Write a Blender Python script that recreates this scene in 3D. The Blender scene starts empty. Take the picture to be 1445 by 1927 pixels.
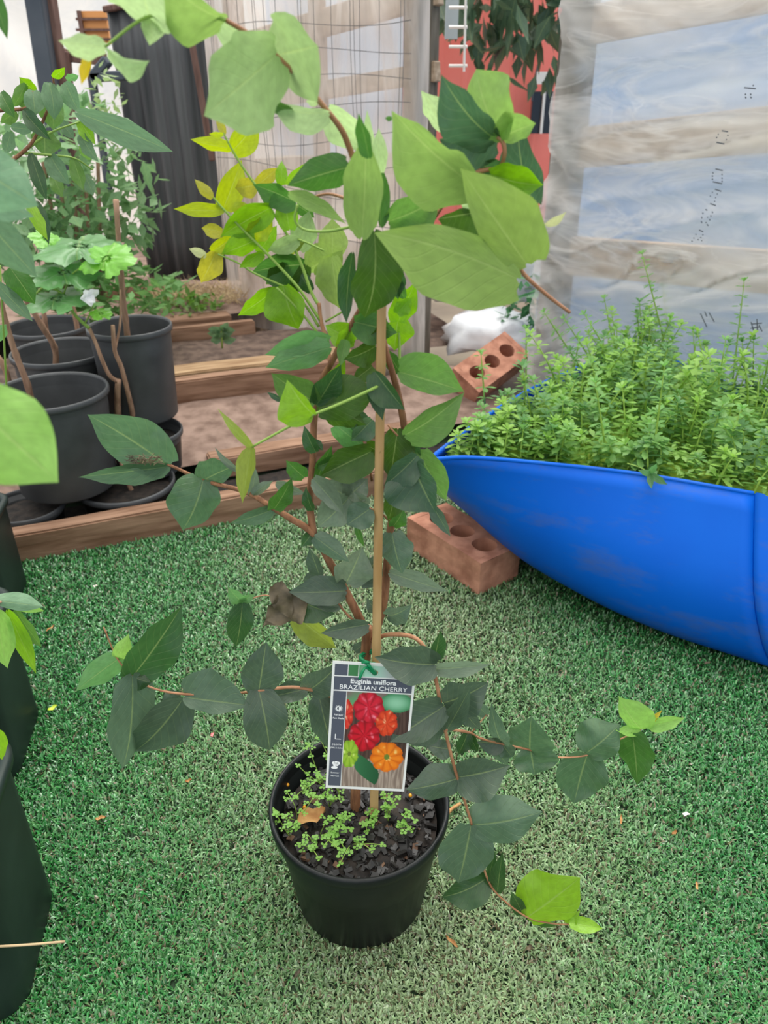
import bpy, bmesh, math, random
import numpy as np
from mathutils import Vector, Matrix, noise as mnoise

random.seed(7); rng = np.random.default_rng(7)
R = math.radians
sc = bpy.context.scene
C = bpy.context.collection

# ---------------------------------------------------------------- camera, sky, sun, exposure
PITCH, F, H = R(29.0), 1420.0, 0.875
cam = bpy.data.cameras.new('camera'); camo = bpy.data.objects.new('camera', cam); C.objects.link(camo)
camo.location = (0, 0, H); camo.rotation_euler = (R(90) - PITCH, 0, 0)
cam.sensor_fit = 'VERTICAL'; cam.sensor_height = 36.0; cam.lens = F / 1927 * 36.0
cam.clip_start = 0.01; cam.clip_end = 60
cam.dof.use_dof = True; cam.dof.focus_distance = 0.86; cam.dof.aperture_fstop = 9.0
sc.camera = camo
sc.view_settings.view_transform = 'Standard'; sc.view_settings.look = 'None'
sc.view_settings.exposure = 0.62; sc.view_settings.gamma = 1.0
sc.view_settings.use_curve_mapping = False

world = bpy.data.worlds.new('overcast_sky'); sc.world = world; world.use_nodes = True
wn = world.node_tree.nodes; wl = world.node_tree.links
bg = wn['Background']
tc = wn.new('ShaderNodeTexCoord'); sx = wn.new('ShaderNodeSeparateXYZ'); cr = wn.new('ShaderNodeValToRGB')
wl.new(tc.outputs['Generated'], sx.inputs[0]); wl.new(sx.outputs['Z'], cr.inputs[0]); wl.new(cr.outputs[0], bg.inputs[0])
cr.color_ramp.elements[0].position = 0.0; cr.color_ramp.elements[0].color = (0.34, 0.40, 0.48, 1)
cr.color_ramp.elements[1].position = 0.9; cr.color_ramp.elements[1].color = (1.4, 1.38, 1.33, 1)
bg.inputs['Strength'].default_value = 0.95
sun = bpy.data.lights.new('sun', 'SUN'); sun.energy = 2.2; sun.angle = R(50); sun.color = (1, 0.98, 0.94)
suno = bpy.data.objects.new('sun', sun); C.objects.link(suno); suno.rotation_euler = (R(-22), R(6), 0)

# ---------------------------------------------------------------- pixel <-> place helpers
CP, SP = math.cos(PITCH), math.sin(PITCH)
def ray(x, y):
    u = (x - 722.5) / F; v = (963.5 - y) / F
    return Vector((u, CP + v * SP, -SP + v * CP))
O = Vector((0, 0, H))
def PY(x, y, Y): r = ray(x, y); return O + r * (Y / r.y)
def G(x, y, z=0.0): r = ray(x, y); return O + r * ((z - H) / r.z)

# ---------------------------------------------------------------- materials
def lin(c):
    return tuple(((v / 255) / 12.92 if v / 255 <= 0.04045 else ((v / 255 + 0.055) / 1.055) ** 2.4) for v in c)
def mat(name, col, rough=0.6, col2=None, scale=20, bump=0.0, spec=0.5, detail=4, stretch=None, contrast=(0.35, 0.65), coord='Object'):
    m = bpy.data.materials.new(name); m.use_nodes = True
    n, l = m.node_tree.nodes, m.node_tree.links; b = n['Principled BSDF']
    b.inputs['Roughness'].default_value = rough; b.inputs['Specular IOR Level'].default_value = spec
    b.inputs['Base Color'].default_value = (*lin(col), 1)
    if col2 is not None or bump:
        t = n.new('ShaderNodeTexCoord'); mp = n.new('ShaderNodeMapping'); nz = n.new('ShaderNodeTexNoise')
        l.new(t.outputs[coord], mp.inputs[0]); l.new(mp.outputs[0], nz.inputs['Vector'])
        if stretch: mp.inputs['Scale'].default_value = stretch
        nz.inputs['Scale'].default_value = scale; nz.inputs['Detail'].default_value = detail
        if col2 is not None:
            r = n.new('ShaderNodeValToRGB'); l.new(nz.outputs['Fac'], r.inputs[0])
            r.color_ramp.elements[0].position, r.color_ramp.elements[1].position = contrast
            r.color_ramp.elements[0].color = (*lin(col), 1); r.color_ramp.elements[1].color = (*lin(col2), 1)
            l.new(r.outputs[0], b.inputs['Base Color'])
        if bump:
            bp = n.new('ShaderNodeBump'); bp.inputs['Strength'].default_value = bump; bp.inputs['Distance'].default_value = 0.004
            l.new(nz.outputs['Fac'], bp.inputs['Height']); l.new(bp.outputs[0], b.inputs['Normal'])
    return m

def leaf_material(name, transl=0.35, veins=True):
    m = bpy.data.materials.new(name); m.use_nodes = True
    n, l = m.node_tree.nodes, m.node_tree.links; b = n['Principled BSDF']; out = n['Material Output']
    oi = n.new('ShaderNodeObjectInfo'); uv = n.new('ShaderNodeUVMap'); sp = n.new('ShaderNodeSeparateXYZ')
    l.new(uv.outputs[0], sp.inputs[0])
    def mth(op, a, c=None, d=None):
        x = n.new('ShaderNodeMath'); x.operation = op
        for i, q in enumerate((a, c, d)):
            if q is None: continue
            if isinstance(q, (int, float)): x.inputs[i].default_value = q
            else: l.new(q, x.inputs[i])
        return x.outputs[0]
    du = mth('ABSOLUTE', mth('SUBTRACT', sp.outputs['X'], 0.5))
    mid = mth('SUBTRACT', 1.0, mth('SMOOTHSTEP' if False else 'MULTIPLY', du, 38.0)); mid = mth('MAXIMUM', mid, 0.0)
    ph = mth('SUBTRACT', mth('MULTIPLY', sp.outputs['Y'], 8.0), mth('MULTIPLY', du, 5.5))
    fr = mth('ABSOLUTE', mth('SUBTRACT', mth('FRACT', ph), 0.5))
    side = mth('MAXIMUM', mth('SUBTRACT', 1.0, mth('MULTIPLY', fr, 14.0)), 0.0)
    nz = n.new('ShaderNodeTexNoise'); nz.inputs['Scale'].default_value = 9.0; nz.inputs['Detail'].default_value = 5
    l.new(uv.outputs[0], nz.inputs['Vector'])
    # colour: leaf tint, mottled, paler on the ribs
    hs = n.new('ShaderNodeHueSaturation'); l.new(oi.outputs['Color'], hs.inputs['Color'])
    l.new(mth('ADD', 0.72, mth('MULTIPLY', nz.outputs['Fac'], 0.55)), hs.inputs['Value'])
    rib = n.new('ShaderNodeMix'); rib.data_type = 'RGBA'
    l.new(mth('ADD', mth('MULTIPLY', mid, 0.32), mth('MULTIPLY', side, 0.07)), rib.inputs['Factor'])
    l.new(hs.outputs[0], rib.inputs['A']); rib.inputs['B'].default_value = (*lin((190, 210, 130)), 1)
    col = rib.outputs['Result']
    l.new(col, b.inputs['Base Color'])
    l.new(mth('SUBTRACT', 0.72, mth('MULTIPLY', oi.outputs['Alpha'], 0.5)), b.inputs['Roughness'])
    b.inputs['Specular IOR Level'].default_value = 0.5
    l.new(mth('MULTIPLY', oi.outputs['Alpha'], 0.55), b.inputs['Coat Weight']); b.inputs['Coat Roughness'].default_value = 0.22
    bp = n.new('ShaderNodeBump'); bp.inputs['Strength'].default_value = 0.35; bp.inputs['Distance'].default_value = 0.0015
    l.new(mth('ADD', mth('MULTIPLY', nz.outputs['Fac'], 0.6), mth('MULTIPLY', mth('ADD', mid, side), -0.5)), bp.inputs['Height'])
    l.new(bp.outputs[0], b.inputs['Normal'])
    tr = n.new('ShaderNodeBsdfTranslucent'); hs2 = n.new('ShaderNodeHueSaturation')
    hs2.inputs['Saturation'].default_value = 1.05; hs2.inputs['Value'].default_value = 1.35
    l.new(col, hs2.inputs['Color']); l.new(hs2.outputs[0], tr.inputs['Color'])
    mx = n.new('ShaderNodeMixShader'); mx.inputs[0].default_value = transl
    l.new(b.outputs[0], mx.inputs[1]); l.new(tr.outputs[0], mx.inputs[2]); l.new(mx.outputs[0], out.inputs['Surface'])
    return m
LEAF = leaf_material('leaf_blade', 0.38)

def film_material(name, tint, clear, rough=0.25, crease=(1, 1, 1)):
    m = bpy.data.materials.new(name); m.use_nodes = True
    n, l = m.node_tree.nodes, m.node_tree.links; b = n['Principled BSDF']; out = n['Material Output']
    t = n.new('ShaderNodeTexCoord'); nz = n.new('ShaderNodeTexNoise'); nz.inputs['Scale'].default_value = 2.2; nz.inputs['Detail'].default_value = 6
    l.new(t.outputs['Object'], nz.inputs['Vector'])
    wv = n.new('ShaderNodeTexNoise'); wv.noise_type = 'RIDGED_MULTIFRACTAL'; wv.inputs['Scale'].default_value = 3.0; wv.inputs['Detail'].default_value = 5
    l.new(t.outputs['Object'], wv.inputs['Vector']); bp = n.new('ShaderNodeBump'); bp.inputs['Strength'].default_value = 0.55; bp.inputs['Distance'].default_value = 0.02
    l.new(wv.outputs['Fac'], bp.inputs['Height']); l.new(bp.outputs[0], b.inputs['Normal'])
    b.inputs['Base Color'].default_value = (*lin(tint), 1); b.inputs['Roughness'].default_value = rough
    tl = n.new('ShaderNodeBsdfTranslucent'); tl.inputs['Color'].default_value = (*lin(tint), 1)
    a = n.new('ShaderNodeMixShader'); a.inputs[0].default_value = 0.6; l.new(b.outputs[0], a.inputs[1]); l.new(tl.outputs[0], a.inputs[2])
    tp = n.new('ShaderNodeBsdfTransparent'); fx = n.new('ShaderNodeMixShader')
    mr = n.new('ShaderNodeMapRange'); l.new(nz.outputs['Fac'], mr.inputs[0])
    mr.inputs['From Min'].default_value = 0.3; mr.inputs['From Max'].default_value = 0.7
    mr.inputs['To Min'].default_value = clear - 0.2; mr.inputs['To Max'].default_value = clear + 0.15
    def mth(op, a_, c_=None, clamp=False):
        x = n.new('ShaderNodeMath'); x.operation = op; x.use_clamp = clamp
        for i_, q_ in enumerate((a_, c_)):
            if q_ is None: continue
            if isinstance(q_, (int, float)): x.inputs[i_].default_value = q_
            else: l.new(q_, x.inputs[i_])
        return x.outputs[0]
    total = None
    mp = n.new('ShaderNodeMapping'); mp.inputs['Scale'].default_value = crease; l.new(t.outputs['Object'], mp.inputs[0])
    for sc_, dist, wdt in ((1.3, 0.8, 16.0), (3.4, 1.6, 9.0)):   # crease streaks: hazier film, with wrinkle highlights and reflections painted into the opacity
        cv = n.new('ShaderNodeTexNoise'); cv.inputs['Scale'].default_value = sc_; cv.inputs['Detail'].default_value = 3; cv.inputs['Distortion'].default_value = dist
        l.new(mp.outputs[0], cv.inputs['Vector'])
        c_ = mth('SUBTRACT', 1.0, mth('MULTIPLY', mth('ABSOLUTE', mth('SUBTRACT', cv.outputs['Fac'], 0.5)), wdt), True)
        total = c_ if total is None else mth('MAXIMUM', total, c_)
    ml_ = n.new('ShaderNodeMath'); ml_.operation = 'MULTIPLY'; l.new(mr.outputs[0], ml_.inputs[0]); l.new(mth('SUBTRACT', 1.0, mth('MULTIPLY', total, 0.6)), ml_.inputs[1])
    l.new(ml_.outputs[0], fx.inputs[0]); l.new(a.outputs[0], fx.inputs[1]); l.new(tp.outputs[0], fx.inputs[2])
    l.new(fx.outputs[0], out.inputs['Surface'])
    return m

M = dict(
    black=mat('black_plastic', (16, 19, 19), 0.42, (26, 30, 30), 14, 0.05, spec=0.3),
    greypot=mat('weathered_black_plastic', (58, 60, 62), 0.5, (80, 82, 84), 9, 0.06),
    soil=mat('dark_potting_soil', (20, 17, 15), 0.9, (48, 40, 34), 60, 0.8),
    chip=mat('black_bark_chip', (16, 15, 15), 0.5, (38, 35, 33), 30, 0.4),
    chipb=mat('brown_bark_chip', (70, 48, 34), 0.8, (105, 78, 58), 40, 0.4),
    dirt=mat('trodden_brown_dirt', (112, 90, 78), 0.95, (152, 128, 114), 22, 0.7, detail=9),
    wood=mat('weathered_sleeper', (116, 84, 62), 0.85, (160, 126, 102), 7, 0.6, stretch=(1, 9, 9), detail=7),
    wood2=mat('pale_sleeper', (146, 114, 82), 0.85, (186, 156, 120), 7, 0.6, stretch=(1, 9, 9), detail=7),
    batten=mat('grey_brown_batten', (160, 136, 112), 0.85, (194, 170, 146), 8, 0.4, stretch=(1, 8, 8)),
    post=mat('grey_post', (92, 84, 72), 0.85, (124, 114, 100), 8, 0.4, stretch=(8, 8, 1)),
    bamboo=mat('bamboo_cane', (176, 136, 84), 0.55, (200, 164, 112), 10, 0.15, stretch=(6, 6, 1)),
    bark=mat('red_brown_bark', (116, 76, 50), 0.75, (160, 112, 78), 70, 0.5, stretch=(3, 3, 0.6)),
    twig=mat('orange_brown_twig', (150, 102, 70), 0.6, (178, 130, 94), 60, 0.2),
    green_stem=mat('green_stem', (136, 168, 72), 0.55),
    cane=mat('dry_brown_cane', (140, 106, 84), 0.8, (174, 138, 112), 40, 0.4, stretch=(3, 3, 0.5)),
    brick=mat('red_clay_brick', (156, 104, 82), 0.9, (196, 140, 114), 26, 0.9, detail=8),
    white=mat('white_card', (238, 238, 234), 0.35),
    print_grey=mat('print_slate', (86, 90, 104), 0.35),
    ink=mat('print_white', (250, 250, 250), 0.4),
    tie=mat('green_plastic_tie', (0, 130, 80), 0.35),
    dark=mat('dark_grey_print', (104, 106, 112), 0.6),
    steel=mat('grey_wire', (108, 104, 102), 0.5),
    prill=mat('orange_prill', (220, 150, 20), 0.35),
    dryleaf=mat('dry_brown_leaf', (150, 104, 58), 0.8, (196, 152, 98), 60, 0.5),
    drydark=mat('withered_dark_leaf', (70, 62, 46), 0.6, (120, 106, 80), 50, 0.6),
    straw=mat('dry_straw', (190, 166, 128), 0.9),
)

# ---------------------------------------------------------------- mesh helpers
def tag(o, label=None, cat=None, group=None, kind=None):
    if label: o['label'] = label
    if cat: o['category'] = cat
    if group: o['group'] = group
    if kind: o['kind'] = kind
    return o
def empty(name, loc=(0, 0, 0)):
    o = bpy.data.objects.new(name, None); o.location = loc; o.empty_display_size = 0.02; C.objects.link(o); return o
def meshobj(name, verts, faces, m=None, parent=None, smooth=False, uvs=None, data=None):
    me = data
    if me is None:
        me = bpy.data.meshes.new(name); me.from_pydata([tuple(v) for v in verts], [], faces)
        if smooth: me.shade_smooth()
        if m: me.materials.append(m)
        if uvs is not None:
            ul = me.uv_layers.new(name='UVMap')
            for lp in me.loops: ul.data[lp.index].uv = uvs[lp.vertex_index]
    o = bpy.data.objects.new(name, me); C.objects.link(o)
    if parent is not None:
        o.parent = parent
        if parent.type == 'EMPTY' or True:
            o.matrix_parent_inverse = Matrix.Translation(-Vector(parent.location)) if parent.rotation_euler == Matrix.Identity(3).to_euler() else parent.matrix_basis.inverted()
    return o
def tube(pts, radii, seg=7, cap=True):
    pts = [Vector(p) for p in pts]; n = len(pts)
    if not hasattr(radii, '__len__'): radii = [radii] * n
    V, Fc = [], []; up = None
    for i, p in enumerate(pts):
        d = (pts[min(i + 1, n - 1)] - pts[max(i - 1, 0)]).normalized()
        if up is None: up = d.orthogonal().normalized()
        up = (up - d * up.dot(d)); up = up.normalized() if up.length > 1e-6 else d.orthogonal().normalized()
        w = d.cross(up)
        for k in range(seg):
            a = 2 * math.pi * k / seg; V.append(p + (up * math.cos(a) + w * math.sin(a)) * radii[i])
    for i in range(n - 1):
        for k in range(seg):
            a, b = i * seg + k, i * seg + (k + 1) % seg; Fc.append((a, b, b + seg, a + seg))
    if cap: Fc.append(tuple(range(seg - 1, -1, -1))); Fc.append(tuple((n - 1) * seg + k for k in range(seg)))
    return V, Fc
def spline(pts, sub=5):
    pts = [Vector(p) for p in pts]
    if len(pts) < 3: return pts
    P = [pts[0] * 2 - pts[1]] + pts + [pts[-1] * 2 - pts[-2]]; out = []
    for i in range(1, len(P) - 2):
        for k in range(sub):
            t = k / sub; a, b, c, d = P[i - 1], P[i], P[i + 1], P[i + 2]
            out.append(0.5 * ((2 * b) + (c - a) * t + (2 * a - 5 * b + 4 * c - d) * t * t + (3 * b - a - 3 * c + d) * t ** 3))
    return out + [pts[-1]]
def join(*vf):
    V, Fc = [], []
    for v, f in vf:
        o = len(V); V += list(v); Fc += [tuple(i + o for i in q) for q in f]
    return V, Fc
def lathe(profile, seg=40, center=(0, 0, 0)):
    V, Fc = [], []; cx, cy, cz = center
    for r, z in profile:
        for k in range(seg):
            a = 2 * math.pi * k / seg; V.append((cx + r * math.cos(a), cy + r * math.sin(a), cz + z))
    for i in range(len(profile) - 1):
        for k in range(seg):
            a, b = i * seg + k, i * seg + (k + 1) % seg; Fc.append((a, b, b + seg, a + seg))
    return V, Fc
def box(c, ex, ey, ez):
    """box from centre and three half-extent vectors"""
    c, ex, ey, ez = map(Vector, (c, ex, ey, ez))
    V = [c + ex * a + ey * b + ez * d for d in (-1, 1) for b in (-1, 1) for a in (-1, 1)]
    return V, [(0, 2, 3, 1), (4, 5, 7, 6), (0, 1, 5, 4), (2, 6, 7, 3), (0, 4, 6, 2), (1, 3, 7, 5)]
def bevel_obj(o, w=0.003, seg=2):
    bm = bmesh.new(); bm.from_mesh(o.data); bmesh.ops.recalc_face_normals(bm, faces=bm.faces)
    bmesh.ops.bevel(bm, geom=list(bm.edges), offset=w, segments=seg, affect='EDGES', profile=0.5)
    bm.to_mesh(o.data); bm.free(); return o

# ---------------------------------------------------------------- the ground frame: sleepers run along U, steps climb along N
A0 = R(22.0); U = Vector((math.cos(A0), math.sin(A0), 0)); N = Vector((-math.sin(A0), math.cos(A0), 0)); OR = Vector((-0.451, 1.487, 0))
def UN(u, n, z=0.0): return OR + U * u + N * n + Vector((0, 0, z))

# wall of film on the right and behind: one line with a doorway
W0 = Vector((0.46, 2.16, 0)); WD = Vector((0.8, -0.6, 0)); WN = Vector((-0.6, -0.8, 0))
def PW(x, y, off=0.0):
    r = ray(x, y); t = ((W0 + WN * off - O).dot(WN)) / r.dot(WN); return O + r * t
def WS(s, z, off=0.0): return W0 + WD * s + WN * off + Vector((0, 0, z))

# ================================================================ SETTING
# turf backing
floor = meshobj('floor', [(-1.6, -0.6, 0), (2.2, -0.6, 0), (2.2, 2.3, 0), (-1.6, 2.3, 0)], [(0, 1, 2, 3)],
                mat('turf_backing', (20, 50, 28), 0.9, (50, 70, 44), 40), None)
tag(floor, 'green artificial turf laid flat under the potted plant', 'turf', kind='structure')

def turf():
    n = 400000
    # sample in a trapezoid, denser near the camera
    Y = rng.random(n) ** 1.25 * 1.75 + 0.16
    X = (rng.random(n) * 2 - 1) * (0.42 + 0.52 * Y)
    keep = ((X + 0.451) * N.x + (Y - 1.487) * N.y) < -0.004
    keep &= ((X - W0.x) * WN.x + (Y - W0.y) * WN.y) > 0.02
    X, Y = X[keep], Y[keep]; n = len(X)
    ln = rng.uniform(0.007, 0.013, n); wd = rng.uniform(0.0007, 0.0014, n)
    az = rng.uniform(0, 2 * np.pi, n); tilt = rng.uniform(0.35, 1.35, n)
    dx, dy, dz = np.cos(az) * np.sin(tilt), np.sin(az) * np.sin(tilt), np.cos(tilt)
    sxv, syv = -np.sin(az), np.cos(az)
    rollz = rng.uniform(-0.6, 0.6, n)
    base = np.stack([X, Y, np.full(n, 0.0005)], 1); d = np.stack([dx, dy, dz], 1) * ln[:, None]
    s = np.stack([sxv, syv, rollz], 1) * wd[:, None]
    lift = np.zeros((n, 3)); lift[:, 2] = 0.002
    v = np.empty((n, 5, 3)); mid = base + d * 0.55 + lift
    v[:, 0] = base - s; v[:, 1] = base + s; v[:, 2] = mid + s; v[:, 3] = mid - s; v[:, 4] = base + d
    v[:, :, 2] = np.maximum(v[:, :, 2], 0.0004)
    me = bpy.data.meshes.new('turf_pile')
    me.vertices.add(n * 5); me.vertices.foreach_set('co', v.reshape(-1))
    i0 = np.arange(n) * 5
    loops = np.stack([i0, i0 + 1, i0 + 2, i0 + 3, i0 + 3, i0 + 2, i0 + 4], 1).reshape(-1)
    ls = np.stack([np.arange(n) * 7, np.arange(n) * 7 + 4], 1).reshape(-1)
    me.loops.add(n * 7); me.loops.foreach_set('vertex_index', loops.astype(np.int32))
    me.polygons.add(n * 2); me.polygons.foreach_set('loop_start', ls.astype(np.int32))
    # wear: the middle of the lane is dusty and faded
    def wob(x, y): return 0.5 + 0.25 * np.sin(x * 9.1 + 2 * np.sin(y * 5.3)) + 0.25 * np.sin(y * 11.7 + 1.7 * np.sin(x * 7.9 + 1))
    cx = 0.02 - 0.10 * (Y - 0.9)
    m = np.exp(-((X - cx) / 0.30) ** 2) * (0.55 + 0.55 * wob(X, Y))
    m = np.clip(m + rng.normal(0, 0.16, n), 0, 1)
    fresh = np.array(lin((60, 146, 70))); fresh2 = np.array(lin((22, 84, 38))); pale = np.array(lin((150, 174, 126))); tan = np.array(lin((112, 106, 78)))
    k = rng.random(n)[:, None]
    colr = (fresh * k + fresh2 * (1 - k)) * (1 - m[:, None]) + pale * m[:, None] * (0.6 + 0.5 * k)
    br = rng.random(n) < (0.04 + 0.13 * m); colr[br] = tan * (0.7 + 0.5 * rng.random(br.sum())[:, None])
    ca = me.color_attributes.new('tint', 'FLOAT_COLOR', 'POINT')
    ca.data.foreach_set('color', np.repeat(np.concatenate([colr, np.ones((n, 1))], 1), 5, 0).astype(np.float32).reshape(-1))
    me.update(); me.validate()
    m_ = bpy.data.materials.new('turf_blade'); m_.use_nodes = True
    nn, ll = m_.node_tree.nodes, m_.node_tree.links; b = nn['Principled BSDF']
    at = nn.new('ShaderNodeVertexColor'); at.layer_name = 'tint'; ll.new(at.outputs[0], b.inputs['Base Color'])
    b.inputs['Roughness'].default_value = 0.24; b.inputs['Specular IOR Level'].default_value = 0.8
    me.materials.append(m_)
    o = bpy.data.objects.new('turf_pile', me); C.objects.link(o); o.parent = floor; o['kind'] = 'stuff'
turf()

# outside ground, bed soil, path
gr = meshobj('ground', [(-8, 1.2, -0.03), (8, 1.2, -0.03), (12, 14, -0.03), (-12, 14, -0.03)], [(0, 1, 2, 3)],
             mat('outside_ground', (120, 110, 98), 0.95, (150, 140, 122), 3), None)
tag(gr, 'bare ground around and beyond the film greenhouse', 'ground', kind='structure')
def slab(name, u0, u1, prof, m, label, drop=0.25):
    """terrain strip: profile of (n, z) extruded along U, with noise"""
    nu = 40; V, Fc = [], []
    for n_, z_ in prof:
        for i in range(nu + 1):
            u = u0 + (u1 - u0) * i / nu; p = UN(u, n_)
            V.append((p.x, p.y, z_ + 0.008 * mnoise.noise(Vector((p.x * 9, p.y * 9, 1.3)))))
    for j in range(len(prof) - 1):
        for i in range(nu):
            a = j * (nu + 1) + i; Fc.append((a, a + 1, a + nu + 2, a + nu + 1))
    o = meshobj(name, V, Fc, m, None, True); return tag(o, label, 'ground', kind='structure')
slab('ground_bed', -1.6, 1.0, [(0.03, 0.0), (0.1, 0.0), (0.2, 0.012)], M['soil'], 'dark soil strip between the two front sleepers')
slab('ground_path', -1.6, 1.05, [(0.24, 0.05), (0.32, 0.063), (0.42, 0.078), (0.52, 0.092), (0.58, 0.098)], M['dirt'], 'trodden pinkish dirt step between sleepers')
slab('ground_terrace', -2.0, 1.1, [(0.70, 0.13), (0.8, 0.138), (0.92, 0.142), (1.04, 0.146)],
     mat('dark_bed_soil', (84, 68, 60), 0.95, (122, 102, 90), 30, 0.8, detail=8), 'bare brown garden bed on the upper step')
slab('ground_upper', -3.0, 1.0, [(1.16, 0.185), (1.4, 0.19), (1.9, 0.2), (3.2, 0.22), (5.0, 0.25)], M['dirt'], 'dirt at the top of the steps')

def sleeper(u0, u1, n0, n1, z0, z1, m, label, jitter=0.0):
    c = UN((u0 + u1) / 2, (n0 + n1) / 2, (z0 + z1) / 2)
    V, Fc = box((0, 0, 0), ((u1 - u0) / 2, 0, 0), (0, (n1 - n0) / 2, 0), (0, 0, (z1 - z0) / 2))
    o = meshobj('timber_sleeper', V, Fc, m); o.location = c; o.rotation_euler = (0, jitter, A0)
    bm = bmesh.new(); bm.from_mesh(o.data)
    long_e = [e for e in bm.edges if abs((e.verts[0].co - e.verts[1].co).x) > 0.1]
    bmesh.ops.subdivide_edges(bm, edges=long_e, cuts=40, use_grid_fill=True)
    bmesh.ops.recalc_face_normals(bm, faces=bm.faces)
    bmesh.ops.bevel(bm, geom=[e for e in bm.edges if len(e.link_faces) == 2 and e.calc_face_angle(0) > 1.0], offset=0.004, segments=2, affect='EDGES')
    for v in bm.verts:
        v.co += Vector((0, mnoise.noise(v.co * 6 + c) * 0.0018, mnoise.noise(v.co * 7 - c) * 0.0015))
    bm.to_mesh(o.data); bm.free()
    return tag(o, label, 'sleeper', 'garden step sleepers')
sleeper(-0.46, 0.62, 0.0, 0.045, -0.01, 0.066, M['wood'], 'long brown timber sleeper edging the green turf')
sleeper(0.10, 0.75, 0.212, 0.27, 0.012, 0.07, M['wood'], 'brown sleeper just behind the small black pots, second from the turf')
sleeper(-0.04, 0.72, 0.565, 0.61, 0.06, 0.163, M['wood'], 'tall scratched sleeper forming the middle step riser')
sleeper(-0.03, 0.66, 0.664, 0.75, 0.11, 0.154, M['wood2'], 'pale tan sleeper lying flat before the bare seedling bed')
sleeper(-0.10, 0.42, 1.02, 1.06, 0.11, 0.19, M['wood'], 'brown sleeper behind the seedling on the bare bed')
sleeper(-0.20, 0.36, 1.118, 1.20, 0.13, 0.192, M['wood'], 'uppermost flat sleeper below the straw clump')
sleeper(-0.05, 0.20, 1.50, 1.56, 0.16, 0.235, M['wood'], 'short beam under the foot of the black corrugated sheet')

# ---- film wall with doorway
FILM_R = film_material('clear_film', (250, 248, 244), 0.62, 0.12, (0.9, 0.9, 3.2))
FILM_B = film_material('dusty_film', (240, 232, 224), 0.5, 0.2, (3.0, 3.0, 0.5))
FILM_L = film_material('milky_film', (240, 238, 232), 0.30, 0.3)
def film(name, s0, s1, z0, z1, m, label, wr, place, nu=110, nv=90, fold=None):
    V, Fc, uv = [], [], []
    for j in range(nv + 1):
        for i in range(nu + 1):
            s = s0 + (s1 - s0) * i / nu; z = z0 + (z1 - z0) * j / nv
            off = wr(s, z); V.append(place(s, z, off))
    for j in range(nv):
        for i in range(nu):
            a = j * (nu + 1) + i; Fc.append((a, a + 1, a + nu + 2, a + nu + 1))
    o = meshobj(name, V, Fc, m, None, True); return tag(o, label, 'film wall', kind='structure')
def nzv(*a): return mnoise.noise(Vector(a))
def wr_right(s, z):
    o = 0.014 * nzv(s * 3, z * 5, 0.2)
    # long creases that run along the battens
    o += 0.030 * (1 - abs(nzv(s * 1.3 + z * 1.0, z * 13 - s * 2.2, 4.1)) * 2) ** 3 * 0.5
    # gathers that fan out from the nailed post edge
    g = math.exp(-max(s, 0) * 5.0)
    o += 0.05 * g * nzv(s * 6, z * 15 + s * 12, 7.7)
    # slack belly low down, sharply creased
    bl = math.exp(-((z - 0.52) / 0.10) ** 2) * (0.35 + 0.65 * math.exp(-((s - 0.35) / 0.3) ** 2))
    o += 0.085 * bl * (0.35 + (1 - abs(nzv(s * 4 + z * 3, z * 9 - s * 5, 1.9)) * 2) ** 2 * 0.8)
    return max(o, -0.012) + 0.012
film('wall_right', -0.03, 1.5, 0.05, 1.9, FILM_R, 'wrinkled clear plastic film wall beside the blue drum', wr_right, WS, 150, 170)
def wr_back(s, z):
    return 0.022 * nzv(s * 9, z * 0.8, 3.3) + 0.008 * nzv(s * 26, z * 1.6, 9.1) + 0.02
S_DOOR = -0.405
S_END = -1.30
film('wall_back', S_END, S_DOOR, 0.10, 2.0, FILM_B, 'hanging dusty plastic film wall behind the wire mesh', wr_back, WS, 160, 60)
# battens and posts that stand behind (outside) the film
def beam_wall(name, p, q, wpx, depth, m, label, cat='batten'):
    """board from wall point p to q (s, z), width in metres"""
    a = WS(p[0], p[1], -0.045); b = WS(q[0], q[1], -0.045); d = (b - a); L = d.length / 2; d.normalize()
    up = WN.cross(d).normalized(); o = meshobj(name, *box((a + b) / 2, d * L, up * (wpx / 2), WN * (depth / 2)), m)
    bevel_obj(o, 0.002, 1); return tag(o, label, cat, 'greenhouse frame battens')
def sz(x, y):
    p = PW(x, y); return ((p - W0).dot(WD), p.z)
def batten_px(x0, ya0, yb0, x1, ya1, yb1, label, ext=0.3):
    a0, b0, a1, b1 = sz(x0, ya0), sz(x0, yb0), sz(x1, ya1), sz(x1, yb1)
    p = ((a0[0] + b0[0]) / 2, (a0[1] + b0[1]) / 2); q = ((a1[0] + b1[0]) / 2, (a1[1] + b1[1]) / 2)
    w = (abs(a0[1] - b0[1]) + abs(a1[1] - b1[1])) / 2
    k = (q[1] - p[1]) / (q[0] - p[0]); q2 = (q[0] + ext, q[1] + k * ext)
    beam_wall('batten', p, q2, w, 0.03, M['batten'], label)
batten_px(1060, 10, 95, 1445, -60, 15, 'tan batten behind the film, highest of the right wall')
batten_px(1060, 245, 318, 1445, 195, 292, 'tan batten behind the film at mid height of the right wall')
batten_px(1060, 450, 520, 1445, 475, 560, 'tan batten behind the slack film near the weeds')
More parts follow.
